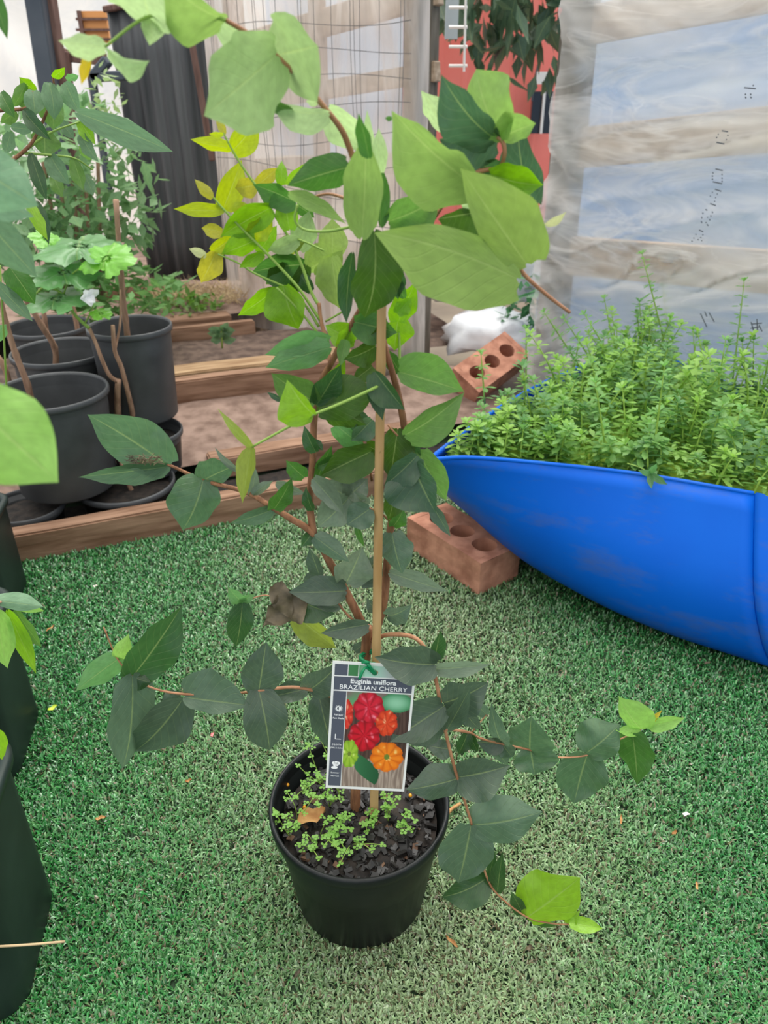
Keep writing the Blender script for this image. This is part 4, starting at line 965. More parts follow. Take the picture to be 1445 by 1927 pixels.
# ---- middle
for a in [((617, 648), (497, 668), 36, 10, 'G', 0.615, 0.60), ((620, 654), (499, 692), 30, 26, 'G', 0.605, 0.59), ((592, 757), (510, 702), 34, 30, 'M2', 0.60, 0.595),
          ((597, 760), (642, 686), 24, 26, 'T', 0.60, 0.59), ((591, 781), (540, 714), 12, 50, 'L', 0.555, 0.55), ((530, 753), (502, 737), 5, 6, 'T2', 0.60, 0.60),
          ((474, 842), (409, 768), 9, 9, 'OL', 0.555, 0.555), ((472, 843), (456, 948), 17, 17, 'OL', 0.555, 0.55), ((600, 768), (712, 732), 38, 52, 'MB', 0.60, 0.595),
          ((604, 760), (690, 800), 36, 20, 'MB', 0.605, 0.60), ((648, 790), (672, 832), 28, 28, 'B', 0.63, 0.63), ((655, 775), (706, 826), 20, 20, 'T', 0.615, 0.61),
          ((706, 700), (762, 772), 34, 12, 'T', 0.575, 0.57), ((708, 705), (720, 792), 22, 14, 'T', 0.58, 0.575), ((752, 700), (874, 737), 24, 52, 'M2', 0.595, 0.58),
          ((762, 818), (874, 738), 40, 22, 'M2', 0.59, 0.58), ((752, 700), (724, 652), 14, 14, 'M', 0.61, 0.61), ((748, 808), (734, 902), 32, 34, 'MB', 0.605, 0.60),
          ((775, 800), (790, 880), 14, 14, 'T', 0.61, 0.61), ((788, 850), (840, 942), 16, 30, 'M2', 0.605, 0.60), ((776, 872), (820, 966), 64, 28, 'T2', 0.59, 0.575),
          ((784, 858), (722, 915), 22, 30, 'T2', 0.59, 0.585), ((812, 948), (848, 1010), 12, 12, 'D', 0.59, 0.585), ((742, 900), (730, 980), 22, 24, 'MB', 0.615, 0.61),
          ((698, 850), (602, 896), 32, 36, 'MB', 0.605, 0.60), ((598, 900), (625, 838), 14, 14, 'M', 0.61, 0.61), ((572, 898), (538, 866), 18, 16, 'M', 0.60, 0.60),
          ((594, 850), (572, 800), 12, 14, 'T', 0.60, 0.60), ((592, 830), (608, 848), 8, 8, 'T', 0.60, 0.60), ((516, 957), (550, 897), 16, 22, 'M', 0.595, 0.59),
          ((590, 902), (648, 970), 14, 26, 'D2', 0.595, 0.585), ((655, 938), (598, 992), 34, 26, 'D2', 0.60, 0.595), ((655, 936), (606, 908), 28, 22, 'D2', 0.605, 0.61),
          ((655, 934), (692, 900), 24, 28, 'D2', 0.605, 0.61), ((695, 958), (652, 988), 28, 28, 'D3', 0.59, 0.585), ((670, 985), (686, 1030), 6, 6, 'M', 0.60, 0.60),
          ((690, 950), (665, 925), 14, 14, 'D2', 0.60, 0.60), ((515, 958), (433, 984), 14, 16, 'W', 0.60, 0.59), ((382, 904), (343, 998), 50, 44, 'W', 0.605, 0.59),
          ((382, 904), (444, 876), 18, 36, 'W', 0.61, 0.605), ((450, 886), (404, 841), 6, 7, 'D2', 0.605, 0.61), ((472, 931), (480, 878), 9, 11, 'D2', 0.605, 0.605),
          ((476, 931), (514, 904), 9, 10, 'D2', 0.60, 0.60), ((520, 910), (577, 930), 10, 12, 'D2', 0.605, 0.60), ((314, 875), (164, 780), 52, 46, 'W', 0.61, 0.59),
          ((316, 878), (146, 898), 16, 24, 'W', 0.61, 0.59), ((640, 860), (590, 880), 12, 16, 'M', 0.61, 0.61), ((690, 880), (640, 905), 14, 16, 'D2', 0.615, 0.61),
          ((588, 960), (576, 915), 8, 12, 'T', 0.60, 0.60), ((700, 790), (660, 830), 18, 22, 'W', 0.61, 0.61), ((660, 850), (700, 885), 18, 22, 'T2', 0.615, 0.61),
          ((632, 800), (690, 845), 26, 14, 'G', 0.62, 0.615), ((690, 838), (750, 860), 20, 18, 'MB', 0.62, 0.62), ((620, 720), (650, 670), 12, 16, 'B', 0.615, 0.61),
          ((650, 640), (640, 690), 12, 12, 'M2', 0.605, 0.60), ((700, 690), (660, 720), 14, 18, 'MB', 0.61, 0.60), ((700, 640), (726, 590), 14, 12, 'MB', 0.605, 0.60)]:
    Lf(a[0], a[1], a[2], a[3], a[4], a[5], a[6], pw=(0.5, 0.72) if a[2] + a[3] > 40 else (0.52, 0.85))
# ---- lower crown
for a in [((650, 1112), (542, 1114), 32, 26, 'D', 0.60, 0.59), ((652, 1096), (682, 1030), 34, 36, 'D2', 0.605, 0.61), ((592, 1010), (658, 1058), 18, 20, 'D3', 0.60, 0.595),
          ((590, 1000), (566, 1030), 12, 12, 'T', 0.605, 0.60), ((676, 1096), (718, 1042), 28, 24, 'D', 0.615, 0.62), ((738, 1004), (757, 1080), 32, 30, 'D3', 0.605, 0.595),
          ((734, 1078), (843, 1113), 16, 20, 'D2', 0.61, 0.60), ((558, 1128), (630, 1156), 32, 20, 'T', 0.605, 0.60), ((556, 1158), (633, 1220), 26, 20, 'OL', 0.625, 0.63),
          ((692, 1175), (602, 1192), 16, 20, 'D', 0.60, 0.59), ((456, 1136), (444, 1217), 26, 22, 'T', 0.60, 0.595), ((456, 1134), (428, 1104), 14, 12, 'G', 0.605, 0.60),
          ((452, 1132), (480, 1118), 9, 9, 'G', 0.605, 0.605), ((732, 1158), (775, 1138), 20, 20, 'D3', 0.61, 0.60), ((730, 1160), (758, 1168), 10, 10, 'D', 0.61, 0.61),
          ((600, 1080), (582, 1030), 14, 14, 'D', 0.61, 0.61), ((580, 1100), (600, 1070), 14, 14, 'D', 0.615, 0.615), ((740, 990), (760, 955), 14, 16, 'M', 0.62, 0.62),
          ((712, 1150), (690, 1125), 10, 12, 'D', 0.61, 0.61), ((640, 1140), (590, 1138), 10, 12, 'D', 0.60, 0.60), ((668, 1225), (690, 1208), 10, 12, 'D', 0.615, 0.615),
          # right drooping branch
          ((818, 1250), (704, 1236), 38, 36, 'D', 0.575, 0.565), ((818, 1240), (829, 1186), 14, 15, 'T', 0.58, 0.575), ((818, 1258), (924, 1250), 16, 16, 'D2', 0.58, 0.575),
          ((836, 1322), (920, 1284), 36, 38, 'D', 0.58, 0.575), ((842, 1372), (886, 1292), 18, 22, 'D', 0.565, 0.56), ((834, 1330), (733, 1397), 40, 34, 'D', 0.565, 0.555),
          ((832, 1362), (762, 1400), 20, 24, 'D', 0.575, 0.57), ((848, 1410), (798, 1402), 16, 20, 'D', 0.575, 0.57), ((864, 1464), (763, 1486), 34, 30, 'D', 0.56, 0.545),
          ((862, 1462), (960, 1440), 46, 34, 'D', 0.56, 0.55), ((890, 1552), (1021, 1527), 42, 46, 'D3', 0.55, 0.545), ((886, 1554), (862, 1662), 52, 50, 'D3', 0.548, 0.53),
          ((916, 1652), (830, 1688), 24, 34, 'T', 0.545, 0.535), ((936, 1677), (946, 1602), 14, 18, 'T', 0.54, 0.54), ((918, 1660), (932, 1600), 8, 10, 'T', 0.545, 0.545),
          ((992, 1726), (1092, 1651), 48, 52, 'L', 0.53, 0.525), ((985, 1722), (962, 1678), 12, 14, 'T', 0.535, 0.535), ((1072, 1736), (1135, 1748), 14, 14, 'L', 0.52, 0.515),
          ((1070, 1738), (1092, 1712), 10, 12, 'L', 0.525, 0.525), ((1000, 1728), (1050, 1742), 10, 8, 'M', 0.535, 0.53),
          # right spreading branch
          ((944, 1396), (924, 1320), 22, 12, 'D3', 0.60, 0.595), ((915, 1345), (884, 1312), 12, 14, 'D3', 0.595, 0.59), ((946, 1400), (896, 1396), 14, 18, 'D', 0.60, 0.59),
          ((945, 1400), (965, 1425), 16, 16, 'D3', 0.60, 0.60), ((997, 1412), (1000, 1348), 46, 40, 'W', 0.605, 0.61), ((998, 1410), (1006, 1458), 36, 50, 'W', 0.605, 0.595),
          ((880, 1380), (862, 1420), 14, 14, 'T', 0.58, 0.575), ((884, 1380), (900, 1415), 12, 10, 'T', 0.585, 0.58), ((870, 1330), (905, 1372), 14, 14, 'D', 0.585, 0.585),
          ((1106, 1418), (1080, 1513), 50, 42, 'W', 0.615, 0.60), ((1104, 1416), (1166, 1362), 36, 46, 'W', 0.615, 0.625), ((1206, 1372), (1164, 1310), 38, 18, 'LB', 0.625, 0.63),
          ((1190, 1382), (1199, 1477), 34, 30, 'M', 0.62, 0.605), ((1218, 1366), (1290, 1350), 12, 16, 'LB', 0.628, 0.625), ((1222, 1362), (1246, 1336), 5, 6, 'YE', 0.628, 0.63),
          ((1204, 1374), (1158, 1374), 10, 12, 'LB', 0.625, 0.62), ((932, 1405), (955, 1440), 14, 16, 'D3', 0.60, 0.60),
          # left spreading branch
          ((582, 1298), (641, 1246), 28, 30, 'D', 0.59, 0.585), ((578, 1296), (504, 1312), 22, 18, 'D', 0.60, 0.60), ((600, 1308), (628, 1416), 28, 26, 'D', 0.595, 0.59),
          ((592, 1304), (640, 1310), 20, 10, 'D', 0.605, 0.60), ((487, 1299), (501, 1207), 40, 38, 'D', 0.58, 0.59), ((487, 1298), (507, 1412), 42, 40, 'D', 0.58, 0.565),
          ((348, 1312), (473, 1328), 22, 60, 'D3', 0.58, 0.565), ((342, 1318), (252, 1414), 40, 44, 'D', 0.585, 0.58), ((340, 1312), (300, 1330), 16, 16, 'D', 0.59, 0.59),
          ((249, 1272), (230, 1447), 38, 46, 'D3', 0.585, 0.57), ((250, 1272), (343, 1139), 42, 40, 'T', 0.59, 0.605), ((226, 1238), (142, 1301), 24, 26, 'G', 0.595, 0.585),
          ((220, 1238), (242, 1192), 18, 14, 'LB', 0.595, 0.60), ((252, 1274), (285, 1285), 22, 12, 'T', 0.588, 0.585)]:
    Lf(a[0], a[1], a[2], a[3], a[4], a[5], a[6], pw=(0.5, 0.72) if a[2] + a[3] > 40 else (0.52, 0.85))
# withered leaf clump
wl1 = leaf(tree, (566, 1118), (498, 1168), 30, 34, 'DR', 0.60, 0.59, wav=0.6, name='withered_leaf'); wl1.data.materials[0] = M['drydark']; wl1['label'] = 'withered grey-brown leaf'
wl2 = leaf(tree, (520, 1098), (548, 1165), 22, 18, 'DR', 0.595, 0.59, wav=0.6, name='withered_leaf'); wl2.data.materials[0] = M['drydark']; wl2['label'] = 'withered grey-brown leaf'
wl3 = leaf(tree, (535, 1150), (495, 1178), 14, 12, 'DR', 0.60, 0.59, wav=0.8, name='withered_leaf'); wl3.data.materials[0] = M['drydark']; wl3['label'] = 'withered grey-brown leaf'

# ---- bamboo cane
def bamboo():
    a, b = G(702, 1545, 0.128) + Vector((0, 0, -0.05)), PY(719, 520, 0.592)
    pts, rad = [], []; n = 60
    for i in range(n + 1):
        t = i / n; pts.append(a.lerp(b, t)); node = min(abs(t - q) for q in (0.22, 0.47, 0.70, 0.90))
        rad.append((0.0053 - 0.0016 * t) * (1.12 if node < 0.006 else 0.97 if node < 0.016 else 1.0))
    o = meshobj('bamboo_cane', *tube(pts, rad, 12), M['bamboo'], None, True); tag(o, 'straight tan bamboo cane standing in the pot beside the trunk', 'cane')
bamboo()

# ---- printed tag
def plant_tag():
    TL, TR, BL = PY(626, 1243, 0.572), PY(784, 1252, 0.572), PY(620, 1482, 0.548)
    ex = TR - TL; w = ex.length; ex.normalize(); ey = BL - TL; ey -= ex * ey.dot(ex); h = ey.length; ey.normalize(); nz_ = ex.cross(ey) * -1
    if nz_.dot(O - TL) < 0: nz_ = -nz_
    root = empty('plant_tag', TL); tag(root, 'printed plant tag with cherry photo hanging on the bamboo cane', 'tag')
    def P(u, v, e=0.0): return TL + ex * (u * w) + ey * (v * h) + nz_ * (0.0004 + e)
    # card with a punched hole near the top
    hu, hv, hr = 0.51, 0.07, 0.0032; V, Fc = [], []; ns = 24
    def outer(k):
        a = 2 * math.pi * k / ns; c, s = math.cos(a), math.sin(a); cand = []
        if c > 1e-6: cand.append((1 - hu) * w / c)
        if c < -1e-6: cand.append(-hu * w / c)
        if s > 1e-6: cand.append((1 - hv) * h / s)
        if s < -1e-6: cand.append(-hv * h / s)
        r_ = min(cand); return (hu + c * r_ / w, hv + s * r_ / h)
    angs = sorted([2 * math.pi * k / ns for k in range(ns)] + [math.atan2((cv - hv) * h, (cu - hu) * w) % (2 * math.pi) for cu in (0, 1) for cv in (0, 1)])
    for a in angs:
        c, s = math.cos(a), math.sin(a); cand = []
        if c > 1e-6: cand.append((1 - hu) * w / c)
        if c < -1e-6: cand.append(-hu * w / c)
        if s > 1e-6: cand.append((1 - hv) * h / s)
        if s < -1e-6: cand.append(-hv * h / s)
        r_ = min(cand)
        for e in (0.0, -0.0006): V += [P(hu + c * hr / w, hv + s * hr / h, e), P(hu + c * r_ / w, hv + s * r_ / h, e)]
    n = len(angs)
    for k in range(n):
        a, b = 4 * k, 4 * ((k + 1) % n)
        Fc += [(a, a + 1, b + 1, b), (a + 2, b + 2, b + 3, a + 3), (a, b, b + 2, a + 2), (a + 1, a + 3, b + 3, b + 1)]
    meshobj('card', V, Fc, M['white'], root)
    def patch(name, u0, v0, u1, v1, m, e=0.0002): return meshobj(name, [P(u0, v0, e), P(u1, v0, e), P(u1, v1, e), P(u0, v1, e)], [(0, 1, 2, 3)], m, root)
    patch('title_band', 0.03, 0.112, 0.97, 0.212, M['print_grey']); patch('side_band', 0.03, 0.222, 0.185, 0.978, M['print_grey'])
    patch('corner_block', 0.03, 0.02, 0.185, 0.103, M['print_grey']); patch('green_block', 0.195, 0.02, 0.31, 0.103, mat('print_green', (70, 130, 80), 0.35))
    # picture printed on the card: a grid of colours
    def picture(name, u0, v0, u1, v1, fn, nx, ny, hole=None):
        V, Fc, cl = [], [], []
        for j in range(ny + 1):
            for i in range(nx + 1):
                u, v = u0 + (u1 - u0) * i / nx, v0 + (v1 - v0) * j / ny; V.append(P(u, v, 0.0002)); cl.append((*lin(fn(u, v)), 1))
        for j in range(ny):
            for i in range(nx):
                if hole:
                    uu, vv = u0 + (u1 - u0) * (i + 0.5) / nx, v0 + (v1 - v0) * (j + 0.5) / ny
                    if ((uu - hu) * w) ** 2 + ((vv - hv) * h) ** 2 < hr * hr: continue
                a = j * (nx + 1) + i; Fc.append((a, a + 1, a + nx + 2, a + nx + 1))
        o = meshobj(name, V, Fc, PICM, root); ca = o.data.color_attributes.new('tint', 'FLOAT_COLOR', 'POINT')
        ca.data.foreach_set('color', np.array(cl, dtype=np.float32).reshape(-1)); return o
    PICM = bpy.data.materials.new('printed_picture'); PICM.use_nodes = True
    at = PICM.node_tree.nodes.new('ShaderNodeVertexColor'); at.layer_name = 'tint'
    PICM.node_tree.links.new(at.outputs[0], PICM.node_tree.nodes['Principled BSDF'].inputs['Base Color']); PICM.node_tree.nodes['Principled BSDF'].inputs['Roughness'].default_value = 0.35
    def mixc(a, b, t): t = max(0, min(1, t)); return tuple(a[i] * (1 - t) + b[i] * t for i in range(3))
    AR = h / w
    def top_fn(u, v): return mixc((170, 220, 196), (190, 178, 184), (u - 0.5) / 0.3) if u > 0.4 else mixc((96, 160, 110), (170, 220, 196), (u - 0.31) / 0.1)
    picture('header_picture', 0.32, 0.02, 0.97, 0.103, top_fn, 40, 18, True)
    fruits = [ # u, v, ru, rv, lobes, twist, base, dark, light
        (0.44, 0.56, 0.20, 0.125, 9, 0.4, (206, 22, 44), (120, 6, 20), (255, 150, 160)), (0.47, 0.34, 0.19, 0.13, 8, 1.0, (214, 36, 58), (130, 10, 26), (250, 150, 165)),
        (0.20, 0.40, 0.09, 0.12, 7, 0.2, (226, 60, 48), (150, 26, 20), (255, 190, 150)), (0.70, 0.45, 0.14, 0.105, 8, 0.6, (228, 74, 40), (168, 36, 16), (255, 200, 150)),
        (0.27, 0.71, 0.115, 0.115, 8, 0.3, (160, 196, 60), (104, 150, 30), (220, 240, 140)), (0.74, 0.72, 0.21, 0.125, 9, 0.8, (244, 134, 30), (200, 84, 8), (255, 206, 120))]
    order = [1, 2, 3, 0, 4, 5]
    def pic(u, v):
        wood = 0.5 + 0.5 * math.sin(u * 120 + 3 * math.sin(v * 9) + 5 * mnoise.noise(Vector((u * 30, v * 6, 0))))
        c = mixc((176, 158, 144), (122, 104, 94), wood * 0.8) if v > 0.76 - 0.03 * u else mixc((70, 50, 46), (92, 70, 62), wood)
        if v < 0.34: # blurred greenery
            k = mnoise.noise(Vector((u * 5, v * 7, 2.0))); c = mixc((126, 110, 104), (96, 168, 110), 0.5 + k * 1.4)
        d = ((u - 0.80) / 0.2) ** 2 + ((v - 0.29) / 0.075) ** 2
        if d < 1: c = mixc((150, 206, 170), (60, 130, 84), d)
        lu, lv = u - 0.50, v - 0.83
        if abs(lv) < 0.125 and abs(lu - 0.12 * lv / 0.125) < 0.14 * (1 - (abs(lv) / 0.125) ** 1.8): c = mixc((58, 118, 76), (34, 84, 52), 0.5 + lu * 3)
        for q in order:
            fu, fv, ru, rv, lb, tw, cb, cd, cl = fruits[q]; x, y = (u - fu) / ru, (v - fv) / rv; rad = math.hypot(x, y); a = math.atan2(y, x)
            e = 0.90 + 0.10 * abs(math.sin(lb / 2 * a + tw))
            if rad < e:
                lobe = abs(math.sin(lb / 2 * a + tw + rad * 0.6)); t = rad / e
                c = mixc(cd, cb, 0.25 + 0.9 * lobe ** 0.6 * (1 - 0.35 * t ** 3)); c = mixc(c, cd, (t - 0.8) * 1.6)
                hl = mnoise.noise(Vector((x * 3 + q * 5, y * 3, 4.0))); c = mixc(c, cl, max(0, (hl - 0.18) * 2.2) * lobe)
                if q in (4, 5) and rad < 0.17: c = (110, 130, 50)
        return c
    picture('fruit_picture', 0.195, 0.222, 0.97, 0.978, pic, 96, 120)
    def text(s, u, v, size, bold=0.0, align='LEFT', space=1.0):
        cu = bpy.data.curves.new('lettering', 'FONT'); cu.body = s; cu.size = size; cu.align_x = align; cu.offset = bold; cu.space_character = space; cu.resolution_u = 3
        to = bpy.data.objects.new('tmp_text', cu); C.objects.link(to); dg = bpy.context.evaluated_depsgraph_get(); me = bpy.data.meshes.new_from_object(to.evaluated_get(dg))
        bpy.data.objects.remove(to); o0 = P(u, v, 0.0004)
        V = [o0 + ex * vv.co.x - ey * vv.co.y for vv in me.vertices]; Fc = [tuple(p.vertices) for p in me.polygons]
        return meshobj('lettering', V, Fc, M['ink'], root)
    text('Euginia uniflora', 0.50, 0.156, 0.0074, 0.0002, 'CENTER', 1.0); text('BRAZILIAN CHERRY', 0.505, 0.203, 0.0072, 0.00004, 'CENTER', 1.05)
    for s_, v_ in (('Full Sun/', 0.41), ('Part Shade', 0.436), ('(H) 5-7m', 0.645), ('(W) 2-2.5m', 0.671), ('Summer', 0.875), ('Harvest', 0.901)): text(s_, 0.108, v_, 0.0026, 0.00004, 'CENTER')
    # icons: half sun, height mark, berries
    def disc(u, v, r_, n=16, a0=0, a1=2 * math.pi, sq=1.0):
        c = P(u, v, 0.0004); ps = [c] + [c + ex * (r_ * math.cos(a0 + (a1 - a0) * k / n)) + ey * (r_ * sq * math.sin(a0 + (a1 - a0) * k / n)) for k in range(n + 1)]
        return ps, [(0, k, k + 1) for k in range(1, n + 1)]
    su = [disc(0.108, 0.355, 0.0024, 14, -math.pi / 2, math.pi / 2)]
    for k in range(14):
        a = 2 * math.pi * k / 14; c = P(0.108, 0.355, 0.0004); d = ex * math.cos(a) + ey * math.sin(a); t_ = ex * -math.sin(a) + ey * math.cos(a)
        su.append(([c + d * 0.0027 - t_ * 0.0005, c + d * 0.0042, c + d * 0.0027 + t_ * 0.0005], [(0, 1, 2)]))
    for k in range(10):
        a, b = math.pi / 2 + math.pi * k / 10, math.pi / 2 + math.pi * (k + 1) / 10; c = P(0.108, 0.355, 0.0004)
        q = lambda r_, t: c + ex * r_ * math.cos(t) + ey * r_ * math.sin(t); su.append(([q(0.0019, a), q(0.0026, a), q(0.0026, b), q(0.0019, b)], [(0, 1, 2, 3)]))
    meshobj('sun_icon', *join(*su), M['ink'], root)
    c = P(0.08, 0.555, 0.0004); meshobj('height_icon', *join(([c, c + ex * 0.0008, c + ex * 0.0008 + ey * 0.0062, c + ey * 0.0062], [(0, 1, 2, 3)]), ([c + ey * 0.0056, c + ey * 0.0056 + ex * 0.0062, c + ey * 0.0064 + ex * 0.0062, c + ey * 0.0064], [(0, 1, 2, 3)])), M['ink'], root)
    meshobj('berry_icon', *join(disc(0.085, 0.79, 0.0018), disc(0.115, 0.787, 0.0020), disc(0.142, 0.79, 0.0018), disc(0.10, 0.805, 0.0019), disc(0.127, 0.803, 0.0018), disc(0.096, 0.827, 0.0034, 16, 0, 6.283, 0.5)), M['ink'], root)
    # green tie
    hp = P(hu, hv, 0.0012); st = PY(701, 1236, 0.600)
    tie = empty('plant_tie', st); tag(tie, 'green plastic tie knotted around the bamboo cane and tag', 'tie')
    loop = [st + Vector((0.0095 * math.cos(a) - 0.003, 0.0095 * math.sin(a) * 1.0, 0.0015 * math.sin(2 * a))) for a in np.linspace(0, 6.283, 18)]
    meshobj('loop', *tube(loop, 0.0017, 6), M['tie'], tie, True); meshobj('loop', *tube([p + Vector((0, 0, -0.003)) for p in loop], 0.0016, 6), M['tie'], tie, True)
    kn = PY(690, 1248, 0.566)
    meshobj('knot', *tube(spline([st + Vector((-0.008, -0.012, 0)), kn, hp, hp + nz_ * -0.004]), 0.0017, 6), M['tie'], tie, True)
    meshobj('tail', *tube(spline([hp + nz_ * 0.002, kn + Vector((0, -0.002, -0.004)), PY(683, 1262, 0.560), PY(676, 1278, 0.557)]), 0.0014, 6), M['tie'], tie, True)
    meshobj('tail', *tube(spline([st + Vector((-0.004, -0.012, 0.002)), kn + Vector((0.002, -0.002, 0.003)), PY(681, 1247, 0.566)]), 0.0011, 6), M['tie'], tie, True)
plant_tag()

# ---- on top of the potting soil
def chips():
    rr = random.Random(4); parts = []; cols = []
    for k in range(620):
        a, q = rr.uniform(0, 6.28), 0.086 * math.sqrt(rr.random()); p = Vector((PC.x + q * math.cos(a), PC.y + q * math.sin(a), 0.133 + rr.uniform(0, 0.006)))
        sz_ = rr.uniform(0.0015, 0.006); e = Matrix.Rotation(rr.uniform(0, 6.28), 3, 'Z') @ Matrix.Rotation(rr.uniform(-0.6, 0.6), 3, 'X') @ Matrix.Rotation(rr.uniform(-0.5, 0.5), 3, 'Y')
        V, Fc = box((0, 0, 0), (sz_, 0, 0), (0, sz_ * rr.uniform(0.4, 0.8), 0), (0, 0, sz_ * rr.uniform(0.15, 0.35)))
        parts.append(([p + e @ (v * rr.uniform(0.6, 1.35)) for v in V], Fc))
    o = meshobj('bark_chips', *join(*parts[:575]), M['chip'], None); tag(o, 'black bark chips covering the soil of the main pot', 'bark chips', kind='stuff')
    for k in range(5):
        pass
    o2 = meshobj('brown_chips', *join(*parts[575:]), M['chipb'], None); tag(o2, 'brown bark flakes scattered among the black chips', 'bark chips', kind='stuff')
chips()
def ico(name, c, r_, m, label, cat, group=None):
    bm = bmesh.new(); bmesh.ops.create_icosphere(bm, subdivisions=2, radius=r_)
    for v in bm.verts: v.co *= 1 + 0.08 * mnoise.noise(v.co * 400)
    me = bpy.data.meshes.new(name); bm.to_mesh(me); bm.free(); me.shade_smooth(); me.materials.append(m); o = bpy.data.objects.new(name, me); C.objects.link(o); o.location = c; return tag(o, label, cat, group)
for (x, y), lab in zip(((541, 1477), (573, 1519), (772, 1497)), ('orange fertiliser bead at the left edge of the soil', 'orange fertiliser bead beside the dry leaf', 'orange fertiliser bead right of the cane')):
    ico('fertiliser_bead', G(x, y, 0.142), 0.0023, M['prill'], lab, 'bead', 'fertiliser beads')
dl = empty('dry_leaf', G(586, 1542, 0.144)); tag(dl, 'curled tan dry leaf lying on the potting soil', 'leaf')
def drop_leaf(root, x, y, z, L, W, ang_, m, seed, lift=0.006):
    rr = random.Random(seed); V, Fc = [], []
    c = G(x, y, z)
    for i in range(9):
        s = i / 8; pr = (s ** 0.5 * (1 - s) ** 0.6) * 1.6 if 0 < i < 8 else 0.03
        for j in range(-3, 4):
            u = j / 3; px_, py_ = (s - 0.5) * L, u * W / 2 * pr
            V.append(c + Vector((px_ * math.cos(ang_) - py_ * math.sin(ang_), px_ * math.sin(ang_) + py_ * math.cos(ang_), 0.0015 + lift * (u * u) * abs(math.sin(s * 5 + seed)) + lift * 0.6 * s * s)))
    for i in range(8):
        for j in range(6): a = i * 7 + j; Fc.append((a, a + 1, a + 8, a + 7))
    return meshobj('blade', V, Fc, m, root, True)
drop_leaf(dl, 586, 1542, 0.141, 0.034, 0.028, 0.3, M['dryleaf'], 3, 0.008)

def soil_weeds():
    """small clover-like weeds on the potting soil, each its own little plant"""
    rr = random.Random(9)
    spots = [((600, 1575), [(640, 1600, .03), (620, 1540, .03), (660, 1560, .025)]), ((560, 1545), [(520, 1530, .03), (540, 1490, .03), (590, 1500, .03)]), ((610, 1480), [(560, 1440, .05), (580, 1400, .06), (590, 1470, .04)]),
             ((640, 1500), [(612, 1420, .06), (600, 1385, .07), (640, 1440, .05)]), ((660, 1590), [(700, 1600, .02), (640, 1625, .03), (720, 1590, .02)]), ((590, 1600), [(560, 1590, .02), (600, 1615, .02), (575, 1570, .02)]),
             ((730, 1545), [(722, 1500, .02), (735, 1520, .02), (750, 1500, .03)]), ((765, 1560), [(758, 1565, .01), (775, 1562, .01), (770, 1530, .02)]), ((700, 1550), [(692, 1530, .02), (698, 1545, .02), (690, 1565, .01)]),
             ((545, 1575), [(530, 1560, .02), (515, 1525, .025), (555, 1555, .02)]), ((580, 1500), [(555, 1500, .03), (600, 1515, .03), (570, 1480, .03)]), ((640, 1560), [(620, 1570, .02), (655, 1540, .03), (640, 1535, .03)]),
             ((620, 1520), [(600, 1500, .03), (640, 1500, .03), (615, 1490, .03)]), ((630, 1585), [(610, 1590, .02), (650, 1600, .015), (630, 1570, .02)])]
    labs = ['front centre of the soil', 'left edge of the soil', 'left of the tag, tall and straggly', 'behind the lower left corner of the tag', 'at the front rim, trailing over', 'front left of the soil', 'right of the cane', 'far right on bare chips', 'at the foot of the cane', 'touching the left rim', 'just above the dry leaf', 'between dry leaf and trunk', 'left of the trunk', 'front of the trunk']
    for k, (bs, tips) in enumerate(spots):
        b = G(*bs, 0.134); root = empty('clover_weed', b); tag(root, 'tiny lobed clover-like weed ' + labs[k], 'weed', 'tiny weeds in the main pot'); sv = []; lv = []; luv = []
        for (tx, ty, hh) in tips:
            t = G(tx, ty, 0.137 + hh); midp = b.lerp(t, 0.5) + Vector((rr.uniform(-.004, .004), rr.uniform(-.004, .004), 0.006)); path = spline([b, midp, t], 5); sv.append(tube(path, 0.0005, 4))
            heads = [t] + [path[rr.randrange(3, len(path) - 1)] + Vector((rr.uniform(-.006, .006), rr.uniform(-.006, .006), rr.uniform(0, .006))) for _ in range(4)]
            for c in heads:
                a0 = rr.uniform(0, 6.28); tl = rr.uniform(-0.5, 0.5)
                for q in range(3):
                    a = a0 + q * 2.09; cc = c + Vector((math.cos(a) * 0.0022, math.sin(a) * 0.0022, tl * math.cos(a) * 0.002)); r_ = rr.uniform(0.0012, 0.0021)
                    lv.append(([cc] + [cc + Vector((math.cos(a + p * 0.9) * r_ * (1.0 if p % 2 else 1.15), math.sin(a + p * 0.9) * r_ * (1.0 if p % 2 else 1.15), tl * math.cos(a + p * .9) * r_)) for p in range(7)], [(0, p, p % 7 + 1) for p in range(1, 8)]))
        meshobj('stem', *join(*sv), M['green_stem'], root)
        V, Fc = join(*lv); o = meshobj('leaflets', V, Fc, LEAF, root, False, [(0.3, 0.5)] * len(V)); o.color = (*lin((120, 168, 70)), 0.2)
soil_weeds()

